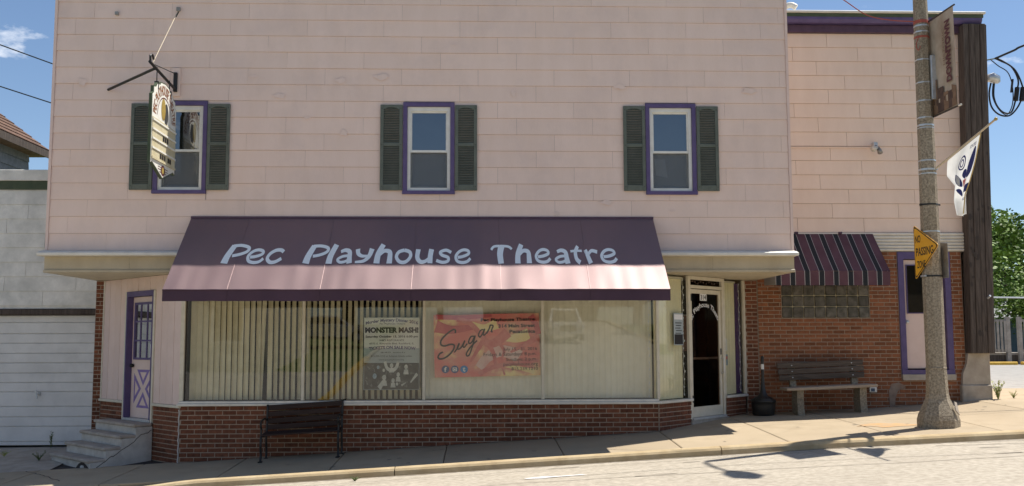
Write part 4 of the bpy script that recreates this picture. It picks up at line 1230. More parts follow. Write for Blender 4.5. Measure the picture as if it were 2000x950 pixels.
BN = thing('theatre_banner', 'red and yellow banner with script lettering reading Sugar behind the shop glass', 'banner', (0.14, 0.09, 1.05))
bx0, bx1, bz0, bz1 = -0.662, 0.932, 1.050, 1.985
bw, bh = bx1-bx0, bz1-bz0
def bf(y):
    return lambda u, v, k: Vector((bx0+bw*u+0.022*(1-v), y-0.0004*k, bz0+bh*v+0.030*u))
mb = MB().grid(lambda u, v: bf(0.098)(u, v, 0)+Vector((0, 0.004*math.sin(u*9), 0)), 24, 6)
mb.build('sheet', 'banner_art', BN, True)
def stroke(pts, w, m, y, name='brush_stroke', sm=6):
    sp = smooth_path([(p[0], p[1]*bh/bw) for p in pts], sm)
    V, F = ribbon2d(sp, w)
    flat(name, m, BN, [([(x, z*bw/bh) for x, z in V], F)], bf(y))
# painted figures: coordinates are fractions of the banner
stroke([(.42, .14), (.50, .30), (.62, .40), (.74, .36), (.80, .30)], (.08, .13), 'banner_lilac', 0.0925)
stroke([(.64, .62), (.76, .60), (.90, .66)], (.04, .12), 'banner_yellow', 0.0922)
stroke([(.36, .86), (.48, .78), (.60, .84)], (.03, .10), 'banner_yellow', 0.0920)
stroke([(.66, .16), (.80, .12), (.94, .06)], (.02, .05), 'banner_yellow', 0.0918)
stroke([(.02, .97), (.30, .95), (.55, .98)], (.05, .03), 'banner_rose', 0.0915)
stroke([(.02, .82), (.16, .76), (.40, .80)], (.12, .04), 'banner_rose', 0.0913)
stroke([(.22, .93), (.34, .86), (.44, .68), (.50, .54)], (.045, .05), 'banner_red', 0.0911)
stroke([(.46, .60), (.52, .52), (.60, .56), (.70, .70)], (.06, .10), 'banner_red', 0.0909)
stroke([(.46, .56), (.40, .40), (.34, .24)], (.05, .02), 'banner_red', 0.0907)
stroke([(.50, .54), (.56, .36), (.58, .12)], (.05, .025), 'banner_red', 0.0905)
stroke([(.62, .52), (.66, .40), (.63, .27)], (.035, .02), 'banner_red', 0.0903)
stroke([(.42, .03), (.52, .13), (.70, .19), (.98, .24)], (.05, .035), 'banner_red', 0.0901)
stroke([(.72, .38), (.84, .48), (.97, .60)], (.02, .06), 'banner_red', 0.0899)
stroke([(.92, .96), (.97, .80), (.99, .66)], (.06, .05), 'banner_rose', 0.0897)
stroke([(.66, .02), (.64, .12)], (.02, .01), 'banner_red', 0.0895)
# script word
def cs(L): return [((x-35)/1390, 1-(y-88-(-22)*(x-35)/1390)/832) for x, y in L]
W_ = 0.0155
stroke(cs([(315, 330), (318, 292), (285, 285), (205, 340), (132, 420), (125, 480), (170, 500), (250, 480), (298, 492), (290, 545), (240, 610), (170, 660), (105, 672), (85, 645), (110, 602), (150, 582)]), W_, 'ink_black', 0.0885, 'script_letter')
stroke(cs([(300, 588), (345, 520), (365, 468), (340, 520), (350, 545), (390, 520), (440, 430), (415, 500), (430, 520), (470, 470)]), W_*.8, 'ink_black', 0.0883, 'script_letter')
stroke(cs([(560, 372), (520, 380), (490, 440), (500, 470), (535, 445), (575, 365), (545, 480), (500, 610), (465, 635), (458, 600), (510, 520), (600, 430)]), W_*.85, 'ink_black', 0.0881, 'script_letter')
stroke(cs([(690, 285), (650, 295), (622, 350), (635, 385), (665, 355), (705, 275), (685, 335), (695, 360), (735, 320)]), W_*.8, 'ink_black', 0.0879, 'script_letter')
stroke(cs([(728, 335), (765, 270), (775, 235), (785, 225), (815, 235), (800, 275), (790, 310), (808, 312)]), W_*.9, 'ink_black', 0.0877, 'script_letter')
def bline(s, c0, c1, r0, r1, m='ink_black', bold=0.0):
    (u0, v0), (u1, v1) = cs([(c0, r1)])[0], cs([(c1, r0)])[0]
    dv = (r1-r0)/832
    V, F = text2d(s, bold)
    V = fit(V, u0, u1, v0, v0+dv)
    flat('text_line', m, BN, [(V, F)], bf(0.0875))
bline('Pec Playhouse Theatre', 655, 1368, 135, 190, bold=.03)
bline('314 Main Street', 885, 1368, 215, 262, bold=.03)
bline('Pecatonica', 1030, 1368, 290, 338, bold=.03)
bline('July 15 - 31, 2016', 940, 1385, 528, 580)
bline('Fridays & Saturdays: 8 p.m.', 682, 1375, 596, 655)
bline('Sundays: 2 p.m.', 975, 1378, 664, 720)
bline('pecplayhouse.org', 940, 1390, 728, 785)
bline('815.239.1210', 1045, 1390, 790, 832)
for i, (cx, m) in enumerate(((178, 'icon_navy'), (300, 'icon_navy'), (422, 'icon_blue'))):
    (u, v) = cs([(cx, 812)])[0]
    ru, rv = 50/1390, 50/832
    flat('icon_disc', m, BN, [disc2d(u, v, ru, 24, rv)], bf(0.0876))
    if i != 1:
        V, F = text2d('f' if i == 0 else 't', 0.03)
        flat('icon_mark', 'ink_white', BN, [(fit(V, u-ru*.34, u+ru*.34, v-rv*.62, v+rv*.62), F)], bf(0.0870))
    else:
        q = [(u-ru*.55, v-rv*.5), (u+ru*.55, v-rv*.5), (u+ru*.55, v+rv*.5), (u-ru*.55, v+rv*.5), (u-ru*.55, v-rv*.5)]
        flat('icon_mark', 'ink_white', BN, [([(a, b) for a, b in q[:4]], [(0, 1, 2, 3)])], bf(0.0870))
        flat('icon_mark', 'icon_navy', BN, [disc2d(u, v-rv*.05, ru*.36, 16, rv*.36), ([(u-ru*.5, v+rv*.28), (u+ru*.5, v+rv*.28), (u+ru*.5, v+rv*.34), (u-ru*.5, v+rv*.34)], [(0, 1, 2, 3)])], bf(0.0867))
        flat('icon_mark', 'ink_white', BN, [disc2d(u, v-rv*.05, ru*.22, 16, rv*.22)], bf(0.0864))

# ---------------------------------------------------------------- dark slatted bench under the shop window
b1x0, b1x1 = -3.10, -1.965
tilt = 0.0595
g1 = gz(-2.53, -0.3)
BR_ = lambda p: Vector((p.x, p.y, p.z+g1+tilt*(p.x+2.53)))
B1 = thing('slatted_bench', 'dark brown slatted bench with black iron ends against the brick wall', 'bench', (-2.53, -0.3, g1))
for k, (z, y) in enumerate(((0.735, -0.075), (0.64, -0.085), (0.545, -0.100), (0.455, -0.112))):
    MB(BR_).bbox(b1x0+0.01, b1x1-0.01, y-0.012, y+0.012, z-0.036, z+0.036, 0.005).build('back_slat', 'dark_slat', B1)
for k in range(5):
    y = -0.17-k*0.078
    MB(BR_).bbox(b1x0+0.01, b1x1-0.01, y-0.033, y+0.033, 0.375-0.004*k, 0.397-0.004*k, 0.005).build('seat_slat', 'dark_slat', B1)
for x in (b1x0+0.02, b1x1-0.02):
    mb = MB(BR_)
    mb.tube(smooth_path([(x, -0.14, 0.0), (x, -0.115, 0.12), (x, -0.15, 0.26), (x, -0.13, 0.37), (x, -0.115, 0.5), (x, -0.08, 0.78)], 5), 0.017, 6)
    mb.tube(smooth_path([(x, -0.53, 0.0), (x, -0.49, 0.10), (x, -0.525, 0.22), (x, -0.50, 0.36)], 5), 0.017, 6)
    mb.tube(smooth_path([(x, -0.11, 0.56), (x, -0.25, 0.59), (x, -0.42, 0.585), (x, -0.525, 0.555), (x, -0.53, 0.50), (x, -0.49, 0.46), (x, -0.50, 0.36)], 5), 0.015, 6)
    mb.tube(smooth_path([(x, -0.13, 0.36), (x, -0.32, 0.345), (x, -0.51, 0.355)], 5), 0.014, 6)
    mb.bbox(x-0.03, x+0.03, -0.56, -0.50, -0.005, 0.012, 0.003).bbox(x-0.03, x+0.03, -0.17, -0.11, -0.005, 0.012, 0.003)
    mb.build('end_frame', 'black_metal', B1, True)

# ---------------------------------------------------------------- plank bench with aggregate legs by the annex
g2 = gz(5.85, 1.5)
t2 = 0.040
B2R = lambda p: Vector((p.x, p.y, p.z+g2+t2*(p.x-5.82)))
B2 = thing('plank_bench', 'weathered plank bench on pebbled concrete legs by the brick annex', 'bench', (5.82, 1.55, g2))
for x in (5.30, 6.345):
    lg = MB(B2R)
    pr = [(-0.12, -0.05), (0.10, -0.05), (0.085, 0.08), (0.10, 0.2), (0.085, 0.33), (0.09, 0.402), (-0.10, 0.402), (-0.09, 0.25), (-0.10, 0.1)]
    lg.prism([(x-0.055, 1.47+a*1.55, b) for a, b in pr], (0.11, 0, 0))
    lg.build('leg', 'aggregate', B2)
    MB(B2R).prism([(x-0.05, 1.66, 0.40), (x-0.05, 1.74, 0.40), (x-0.05, 1.83, 0.83), (x-0.05, 1.76, 0.83)], (0.10, 0, 0)).build('back_support', 'aggregate', B2)
MB(B2R).bbox(5.05, 6.56, 1.24, 1.45, 0.404, 0.452, 0.008).build('seat_plank', 'bench_seat_wood', B2)
MB(B2R).bbox(5.06, 6.55, 1.46, 1.67, 0.404, 0.450, 0.008).build('seat_plank', 'bench_seat_wood', B2)
for k, z in enumerate((0.60, 0.70, 0.80)):
    y = 1.665+0.022*k
    o = MB(B2R).bbox(5.055-0.01*k, 6.50, y-0.02, y+0.02, z-0.045, z+0.045, 0.008).build('back_plank', 'bench_wood', B2)
    for x in (5.28, 6.30):
        p = B2R(Vector((x, y-0.024, z)))
        MB().lathe((p.x, p.y, p.z), [(0.012, -0.008), (0.014, 0), (0.012, 0.008)], 8).build('bolt', 'galvanised', o)

# ---------------------------------------------------------------- smokers' urn
gu = gz(4.745, 1.55)
U = thing('ashtray_urn', 'black plastic smokers urn with a tall slender neck beside the entrance', 'ash urn', (4.745, 1.55, gu))
MB().lathe((4.745, 1.55, gu), [(0.165, 0), (0.185, 0.03), (0.195, 0.16), (0.198, 0.215), (0.205, 0.22), (0.205, 0.25), (0.19, 0.258)], 28).build('base', 'black_plastic', U, True)
MB().lathe((4.745, 1.55, gu+0.2585), [(0.185, 0), (0.15, 0.025), (0.085, 0.06), (0.05, 0.12), (0.035, 0.20), (0.024, 0.36), (0.021, 0.58), (0.027, 0.64), (0.027, 0.70), (0.014, 0.715)], 20).build('neck', 'black_plastic', U, True)
MB().lathe((4.745, 1.55, gu+0.755), [(0.0265, 0), (0.0265, 0.085)], 14).build('sticker', 'paper_white', U)

# ---------------------------------------------------------------- hanging sign on the upper wall
sxp = -4.548
HS = thing('hanging_sign', 'cream double sided theatre sign hanging from an iron bracket beside an upper window', 'sign', (sxp, -0.7, 3.95))
pl_ = MB().bbox(-4.63, -4.51, -0.045, -0.017, 5.30, 5.74, 0.006).build('backing_board', 'siding', HS)
MB().bbox(-4.60, -4.545, -0.085, -0.046, 5.36, 5.66, 0.005).build('wall_plate', 'black_metal', HS)
MB().tube([(-4.575, -0.05, 5.40), (-4.55, -1.32, 5.475)], 0.022, 6).build('bracket_arm', 'black_metal', HS)
MB().tube([(-4.55, -1.02, 5.47), (-5.59, -0.02, 5.40)], 0.020, 6).build('side_brace', 'black_metal', HS)
MB().tube([(-4.55, -1.10, 5.49), (-4.575, -0.06, 5.64)], 0.007, 5).build('tie_rod', 'black_metal', HS)
MB().tube([(-4.55, -1.18, 5.50), (-4.565, -0.55, 6.12), (-4.57, -0.02, 6.655)], 0.006, 5).build('guy_wire', 'pole_wood', HS)
MB().bbox(-4.60, -4.54, -0.05, -0.017, 6.63, 6.69, 0.005).build('wall_anchor', 'grey_metal', HS)
for (y, z) in ((-0.06, 6.60), (-0.10, 6.56), (-0.14, 6.52)):
    MB().lathe((-4.568, y, z), [(0.006, -0.02), (0.016, 0), (0.006, 0.02)], 6).build('turnbuckle', 'black_metal', HS)
MB().tube(smooth_path([(-4.55, -1.28, 5.46), (-4.55, -1.30, 5.56), (-4.55, -1.22, 5.60), (-4.55, -1.16, 5.55)], 4), 0.016, 6).build('scroll', 'black_metal', HS)
# outline in (y,z): y toward the street is negative
def hs(u, v): return (-0.13-1.12*(1-u), 3.925+1.40*v)      # u 0 outer .. 1 wall side
ol = [(0, .10), (.05, .12), (.5, 0.0), (.95, .12), (1, .10), (1, .80), (.95, .83), (.95, .89), (.86, .905), (.80, .95), (.70, .955), (.66, .985), (.5, 1.0), (.34, .985), (.30, .955), (.20, .95), (.14, .905), (.05, .89), (.05, .83), (0, .80)]
def oln(L, x, th): return MB().prism([(x, *hs(u, v)) for u, v in L], (th, 0, 0))
bd = oln(ol, sxp-0.02, 0.04).build('board', 'green_trim', HS)
sc = [(0.5+(u-.5)*.965, 0.5+(v-.5)*.975) for u, v in ol]
oln(sc, sxp+0.0205, 0.004).build('face', 'sign_cream', HS)
oln(sc, sxp-0.0245, 0.004).build('face', 'sign_cream', HS)
hp = lambda x: (lambda u, v, k: Vector((x+0.0005*k, *hs(u, v))))
xf = sxp+0.026
def hbox(u0, u1, v0, v1, m, name='panel', x=xf, th=0.006):
    y0, z0 = hs(u0, v0); y1, z1 = hs(u1, v1)
    return MB().box(x, x+th, y0, y1, z0, z1).build(name, m, HS)
hbox(.03, .97, .155, .575, 'sign_tan', 'letter_tracks')
for k in range(4): hbox(.03, .97, .255+k*.095, .272+k*.095, 'sign_cream', 'track_rail', xf+0.0065, 0.012)
hbox(.03, .97, .155, .175, 'sign_tan', 'track_rail', xf+0.0065, 0.012)
for (u, v, w, h) in ((.44, .385, .06, .05), (.52, .385, .06, .05), (.60, .385, .06, .05), (.34, .19, .06, .05), (.42, .19, .06, .05), (.50, .19, .06, .05), (.66, .19, .06, .05), (.74, .19, .06, .05)):
    hbox(u, u+w, v, v+h, 'ink_black', 'track_letter', xf+0.007, 0.003)
def harc(s, cu, cv, r, a0, a1, h, bold):
    V, F = text2d(s, bold); V = fit(V, 0, 1, 0, 1)
    return [(cu+(r+y*h)*math.cos(a0+(a1-a0)*x), cv+(r+y*h)*0.8*math.sin(a0+(a1-a0)*x)) for x, y in V], F
flat('lettering', 'sign_brown', HS, [harc('PEC PLAYHOUSE THEATRE', .5, .60, .33, R(176), R(4), .13, .03)], hp(xf+0.001))
flat('arch_line', 'ink_maroon', HS, [ribbon2d([(.5+.29*math.cos(a), .60+.24*math.sin(a)) for a in fr(R(175), R(5), 24)], .012)], hp(xf+0.001))
flat('mask_emblem', 'sign_gold', HS, [disc2d(.45, .715, .085, 18, .115)], hp(xf+0.002))
flat('mask_emblem', 'ink_grey', HS, [disc2d(.57, .68, .085, 18, .115)], hp(xf+0.001))
flat('seal', 'ink_maroon', HS, [disc2d(.5, .085, .085, 18, .055)], hp(xf+0.001))
flat('seal_bar', 'ink_maroon', HS, [ribbon2d([(.30, .11), (.70, .11)], .008), ribbon2d([(.30, .085), (.70, .085)], .008), ribbon2d([(.36, .06), (.64, .06)], .008)], hp(xf+0.0005))
flat('seal_mark', 'sign_gold', HS, [disc2d(.5, .085, .05, 14, .033)], hp(xf+0.002))
for y in (-1.0, -0.42):
    MB().tube([(sxp, y, 5.44), (sxp, y, 5.26)], 0.008, 5).build('chain', 'black_metal', HS)
    MB().bbox(sxp-0.03, sxp+0.03, y-0.014, y+0.014, 5.16, 5.28, 0.003).build('hanger', 'black_metal', HS)

# ---------------------------------------------------------------- annex
NX0, NX1, NY = MX1+0.004, 8.62, 2.0
AN = thing('annex_building', 'lower pink clad annex with orange brick ground floor', 'building', (6.7, 2.4, 0.4))
dh = (7.36, 8.14, 1.08, 3.05)
gh = (5.243, 6.772, 1.974, 2.66)
mb = MB()
rects = [(NX0, 8.42, -0.2, 3.12)]
for h in (dh, gh): rects = subtract(rects, h)
for (a, b, c_, d_) in rects: mb.box(a, b, NY+0.008, NY+0.16, c_, d_)
aw_ = mb.build('brick_wall', 'mortar', AN)
B = []
hl = [(dh[0]-0.075, dh[1]+0.075, dh[2]-0.085, 3.2), (gh[0]-0.004, gh[1]+0.004, gh[2], gh[3])]
bricks(B, aw_, (0, NY+0.008), (1, 0), NX0, 8.42, 3.118, gnd, hl, ph=0.03)
lay(B, 'brick_annex', 'brick_annex_more', AN, lambda q: (0 if abs(q[0]-6.6) < 9 else 1, -q[2] if q[4] < 0.1 else -9))
up = MB().box(NX0, NX1, NY+0.05, NY+0.2, 3.121, 7.25).build('upper_wall', 'siding_back', AN)
rz = 7.015
row = 0
while rz-row*0.254 > 3.40:
    zt = rz-row*0.254; zb = max(zt-0.254, 3.43)
    x = NX0-1.17+[0.2, 0.75, 0.0, 0.5][row % 4]
    while x < NX1-0.02:
        a, b = max(x, NX0), min(x+1.168, NX1-0.02)
        x += 1.17
        if b-a > 0.03:
            MB().add([(a+.0015, 2.049, zb), (b-.0015, 2.049, zb), (b-.0015, 2.028, zb+.001), (a+.0015, 2.028, zb+.001), (a+.0015, 2.049, zt-.004), (b-.002, 2.049, zt-.004), (b-.002, 2.042, zt-.004), (a+.002, 2.042, zt-.004)],
                     [(3, 2, 6, 7), (0, 1, 2, 3), (0, 3, 7, 4), (1, 5, 6, 2), (4, 7, 6, 5)]).build('siding_panel', 'annex_siding', up)
    row += 1
MB().box(NX0, NX0+0.2, NY+0.21, 13, -0.2, 7.2).box(NX1-0.2+0.25, NX1+0.25, NY+0.06, 13, -0.2, 7.2).box(NX0+0.2, NX1+0.05, 12.8, 13, -0.2, 7.2).box(NX0+0.2, NX1+0.05, NY+0.21, 12.8, 7.0, 7.15).build('side_walls', 'annex_siding', AN)
for k in range(6):
    z = 3.125+k*0.055
    MB().prism([(NX0, NY+0.049, z), (NX0, NY-0.012, z), (NX0, NY-0.03, z+0.018), (NX0, NY-0.03, z+0.036), (NX0, NY-0.012, z+0.050), (NX0, NY+0.049, z+0.050)], (8.62-NX0, 0, 0)).build('fluted_band', 'white_metal', AN)
# roof edge: white cap, green strip, purple gutter and lower board
MB().bbox(NX0, 8.98, NY-0.19, NY+0.3, 7.325, 7.365, 0.006).build('roof_cap', 'white_metal', AN)
MB().bbox(NX0, 8.95, NY-0.16, NY+0.3, 7.262, 7.324, 0.006).build('roof_strip', 'green_trim', AN)
MB().prism([(NX0, NY+0.03, 7.261), (NX0, NY-0.15, 7.261), (NX0, NY-0.15, 7.22), (NX0, NY-0.11, 7.165), (NX0, NY+0.03, 7.155)], (8.93-NX0, 0, 0)).build('gutter', 'purple_paint', AN)
MB().bbox(NX0, 8.60, NY-0.03, NY+0.04, 7.016, 7.150, 0.006).build('frieze_board', 'dark_purple', AN)
# glass blocks
gw = (gh[1]-gh[0])/8
gzh = 0.191
MB().box(gh[0], gh[1], NY+0.03, NY+0.09, gh[2], gh[3]).build('block_mortar', 'mortar_pale', AN)
gbm = MB().bbox(-gw/2+0.006, gw/2-0.006, 0, 0.05, 0, gzh-0.012, 0.012).mesh('glass_block', Vector((0, 0, 0)), 'glass_block')
for j in range(4):
    for i in range(8):
        z = gh[2]+0.006+j*gzh
        if z+gzh > gh[3]+0.12: continue
        place('glass_block', gbm, AN, (gh[0]+gw*(i+0.5), NY+0.004, z))
# purple framed door
dd = MB().bbox(dh[0]+0.035, dh[1]-0.035, NY+0.05, NY+0.09, dh[2]+0.02, dh[3]-0.07, 0.004).build('pink_door', 'pink_paint', AN)
MB().box(dh[0]-0.07, dh[0]+0.03, NY-0.02, NY+0.12, dh[2], 3.115).box(dh[1]-0.03, dh[1]+0.07, NY-0.02, NY+0.12, dh[2], 3.115).box(dh[0]+0.03, dh[1]-0.03, NY-0.02, NY+0.12, dh[3]-0.06, 3.115).box(dh[0]-0.07, dh[1]+0.07, NY-0.035, NY+0.12, dh[2]-0.075, dh[2]).build('door_casing', 'purple_paint', dd)
MB().bbox(dh[0]-0.075, dh[1]+0.075, NY-0.06, NY+0.12, dh[2]-0.18, dh[2]-0.077, 0.006).build('door_sill', 'concrete_old', dd)
MB().box(dh[0]+0.10, dh[1]-0.10, NY+0.038, NY+0.049, 2.06, 2.88).build('glass', 'dark_room', dd)
MB().box(dh[0]+0.10, dh[1]-0.10, NY+0.030, NY+0.034, 2.06, 2.88).build('pane', 'door_glass', dd)
MB().box(dh[0]+0.085, dh[0]+0.10, NY+0.028, NY+0.049, 2.045, 2.895).box(dh[1]-0.10, dh[1]-0.085, NY+0.028, NY+0.049, 2.045, 2.895).box(dh[0]+0.10, dh[1]-0.10, NY+0.028, NY+0.049, 2.045, 2.06).box(dh[0]+0.10, dh[1]-0.10, NY+0.028, NY+0.049, 2.88, 2.895).build('glass_frame', 'purple_paint', dd)
MB().lathe((dh[0]+0.07, NY+0.02, 1.90), [(0.012, -0.03), (0.03, -0.022), (0.034, 0), (0.03, 0.022), (0.012, 0.03)], 12).build('knob', 'galvanised', dd, True)
# cement patch, outlet box
pt = [(7.06, 0.44), (7.15, 0.45), (7.16, 0.58), (7.20, 0.70), (7.23, 0.745), (7.31, 0.75), (7.33, 0.82), (7.22, 0.865), (7.10, 0.84), (7.05, 0.72)]
MB().prism([(x, NY-0.003, z) for x, z in pt], (0, 0.011, 0)).build('cement_patch', 'patch_cement', AN)
MB().bbox(6.70, 6.83, NY-0.05, NY+0.002, 0.70, 0.79, 0.006).build('outlet_box', 'galvanised', AN)
MB().bbox(6.725, 6.79, NY-0.056, NY-0.050, 0.715, 0.77, 0.004).build('outlet_cover', 'blue_box', AN)
# rough timber fin on a concrete footing
FN = thing('timber_fin', 'tall dark rough sawn timber cladding at the annex corner on concrete footing', 'timber post', (8.66, 1.93, 1.36))
def lean(p): return Vector((p.x+0.020*(p.z-1.36)*1.15, p.y, p.z))
for k in range(4):
    a = 8.425+k*0.098
    MB(lean).bbox(a, a+0.094, 1.80-0.012*(k % 2), 2.02, 1.36, 7.14, 0.008).build('plank', 'old_wood', FN)
rk = random.Random(12)
for k in range(26):
    x = 8.44+rk.random()*0.35; z = 1.6+rk.random()*3.4
    p = lean(Vector((x, 1.786, z)))
    V, F = disc2d(0, 0, 0.012+0.022*rk.random(), 9, 0.02+0.04*rk.random())
    MB().add([(p.x+a, p.y-0.0005*k % 0.003, p.z+b) for a, b in V], F).build('knot', 'crack', FN)
MB(lean).bbox(8.818, 8.86, 1.84, 2.05, 1.36, 7.14, 0.006).build('edge_board', 'old_wood', FN)
MB().tube([lean(Vector((8.72, 1.78, 2.30))), lean(Vector((8.735, 1.72, 2.34)))], 0.02, 6).build('hose_bib', 'galvanised', FN)
FT = thing('concrete_footing', 'chipped pale concrete block footing under the timber fin', 'footing', (8.5, 1.95, 0.55))
MB().prism([(8.31, 1.93, 0.825), (8.80, 1.93, 0.825), (8.80, 1.93, 1.358), (8.43, 1.93, 1.358), (8.40, 1.93, 1.18), (8.33, 1.93, 1.02)], (0, 0.13, 0)).build('upper_block', 'concrete_old', FT)
MB().bbox(8.29, 8.815, 1.90, 2.06, 0.45, 0.822, 0.015).build('lower_block', 'concrete_old', FT)
# flood light and conduit
FL = thing('flood_light', 'small twin lamp flood light with a pipe along the annex wall', 'wall light', (6.95, 1.9, 4.88))
MB().bbox(6.93, 7.0, 1.93, 2.03, 4.96, 5.04, 0.006).build('junction_box', 'galvanised', FL)
MB().tube([(6.965, 1.93, 4.98), (6.965, 1.88, 4.92)], 0.014, 6).build('arm', 'grey_metal', FL)
MB().tube([(6.97, 1.90, 4.93), (6.90, 1.84, 4.905), (6.87, 1.81, 4.895)], [0.03, 0.045, 0.055], 10).build('lamp_head', 'white_metal', FL, True)
MB().tube([(6.99, 1.90, 4.93), (7.0, 1.86, 4.87), (7.0, 1.84, 4.83)], [0.03, 0.04, 0.045], 10).build('lamp_head', 'grey_metal', FL, True)
MB().tube([(NX0+0.02, 2.01, 4.955), (6.9, 2.01, 4.955)], 0.011, 6).build('conduit', 'annex_siding', FL)
# white roof vent elbow beside the main wall
VT = thing('vent_elbow', 'white curved vent pipe rising from the annex roof edge', 'vent pipe', (5.45, 2.1, 7.36))
MB().tube(smooth_path([(5.44, 2.15, 7.366), (5.44, 2.15, 7.45), (5.50, 2.13, 7.53), (5.60, 2.1, 7.55), (5.68, 2.07, 7.50)], 5), 0.055, 10).build('pipe', 'white_metal', VT, True)
# striped awning over the glass blocks
SA = thing('striped_awning', 'small maroon and black striped awning over the glass block window', 'awning', (5.9, 1.7, 2.5))
ax0, ax1 = 4.935, 6.862
def sa(u, v):
    x = ax0+(ax1-ax0)*u
    return Vector((x, 1.965-0.665*v, 3.425-0.69*v-0.012*math.sin(math.pi*v)+0.003*math.sin(u*40)*v))
MB().grid(sa, 60, 8).build('canopy', 'awning_stripe', SA, True)
MB().grid(lambda u, v: Vector((ax0+(ax1-ax0)*u, 1.297-0.004*math.sin(u*31)*v, 2.732-0.235*v)), 60, 3).build('valance', 'awning_stripe', SA, True)
for x in (ax0, ax1):
    MB().add([(x, 1.965, 3.42), (x, 1.30, 2.735), (x, 1.30, 2.50), (x, 1.965, 2.53)], [(0, 1, 2, 3)]).build('end_panel', 'awning_stripe', SA)
for x in (ax0+0.55, ax0+1.32): MB().bbox(x, x+0.06, 1.93, 1.97, 3.425, 3.46, 0.004).build('wall_clip', 'dark_purple', SA)
for x in (ax0+0.02, (ax0+ax1)/2, ax1-0.02): MB().tube([(x, 1.95, 3.38), (x, 1.32, 2.70), (x, 1.32, 2.53), (x, 1.95, 2.55)], 0.011, 6).build('frame_rib', 'galvanised', SA)

# ---------------------------------------------------------------- garage and house beyond the theatre
GY = 2.12
GR = thing('garage_building', 'weathered white garage with a green eave band beside the theatre', 'garage', (-9, 3, -0.14))
mb = MB().box(-13, -6.43, GY, GY+0.2, 2.16, 4.42).box(-13, -10.6, GY, GY+0.2, -0.4, 2.16).box(-6.62, -6.43, GY+0.16, GY+0.2, -0.4, 2.06).box(-13, -12.8, GY+0.2, 6.9, -0.4, 4.4).box(-12.8, -6.43, 6.7, 6.9, -0.4, 4.4).box(-12.8, -6.63, GY+0.2, 6.7, 4.2, 4.3)
gwl = mb.build('wall', 'garage_siding', GR)
row = 0
while True:
    zt = 4.18-row*0.246; zb = zt-0.246
    if zb < 2.16: break
    x = -13+[0, 0.55, 0.2, 0.85][row % 4]-1.2
    while x < -6.44:
        a, b = max(x, -13), min(x+1.198, -6.44)
        x += 1.2
        if b-a > 0.04: MB().add([(a+.002, GY-.001, zb), (b-.002, GY-.001, zb), (b-.002, GY-.018, zb+.001), (a+.002, GY-.018, zb+.001), (a+.002, GY-.001, zt-.001), (b-.002, GY-.001, zt-.001), (b-.002, GY-.006, zt-.001), (a+.002, GY-.006, zt-.001)],
                                [(3, 2, 6, 7), (0, 1, 2, 3), (0, 3, 7, 4), (1, 5, 6, 2), (4, 7, 6, 5)]).build('siding_panel', 'garage_siding', gwl)
    row += 1
MB().bbox(-13, -6.43, GY-0.035, GY-0.002, 4.19, 4.34, 0.004).build('green_band', 'green_trim', GR)
MB().bbox(-13.05, -6.43, GY-0.06, GY+0.25, 4.341, 4.53, 0.008).build('parapet', 'garage_siding', GR)
MB().bbox(-10.7, -6.43, GY-0.05, GY+0.15, 2.055, 2.155, 0.012).build('lintel', 'old_wood', GR)
gd = MB().box(-10.58, -6.45, GY+0.085, GY+0.12, -0.12, 2.05).build('garage_door', 'garage_door', GR)
zs = [2.048, 1.97, 1.76, 1.58, 1.39, 1.23, 1.05, 0.82, 0.665, 0.50, 0.25, 0.065, -0.10]
zs = [2.05, 1.93, 1.74, 1.58, 1.41, 1.25, 1.08, 0.92, 0.765, 0.52, 0.35, 0.19, -0.06, -0.125]
for a, b in zip(zs[:-1], zs[1:]):
    MB().bbox(-10.57, -6.46, GY+0.065, GY+0.084, b+0.004, a-0.004, 0.006).build('door_panel', 'garage_door', gd)
MB().bbox(-7.42, -7.34, GY+0.05, GY+0.064, 0.70, 0.76, 0.004).build('lock_plate', 'galvanised', gd)
MB().tube([(-7.38, GY+0.05, 0.73), (-7.38, GY-0.01, 0.73)], 0.012, 6).tube([(-7.40, GY-0.01, 0.80), (-7.37, GY-0.01, 0.65)], 0.015, 6).build('handle', 'galvanised', gd)
HO = thing('neighbour_house', 'grey house with a brown shingled roof behind the garage', 'house', (-15, 9, 0))
MB().box(-18.4, -11.62, 7.25, 10.85, 0, 6.45).build('wall', 'grey_siding', HO)
for k in range(8):
    z = 4.4+0.26*k
    MB().prism([(-11.619, 7.26, z+.004), (-11.585, 7.26, z+.004), (-11.605, 7.26, z+.256), (-11.619, 7.26, z+.256)], (0, 3.58, 0)).build('siding_board', 'grey_siding', HO)
ex, rx, ez, rz_ = -11.22, -15.0, 6.58, 9.42
rfo = MB().add([(ex, 7.0, ez), (ex, 11.14, ez), (rx, 11.14, rz_), (rx, 7.0, rz_), (-18.8, 7.0, ez), (-18.8, 11.14, ez), (ex, 7.0, ez-.17), (ex, 11.14, ez-.17), (-18.8, 7.0, ez-.17), (-18.8, 11.14, ez-.17)],
               [(0, 1, 2, 3), (4, 3, 2, 5), (0, 6, 7, 1), (6, 8, 9, 7), (1, 7, 9, 5, 2), (0, 3, 4, 8, 6)]).build('roof', 'shingle_brown', HO)
MB().box(ex-0.002, ex+0.03, 6.98, 11.16, ez-.20, ez-.02).build('fascia_board', 'old_wood', rfo)
un = Vector((0.6, 0, 0.8))
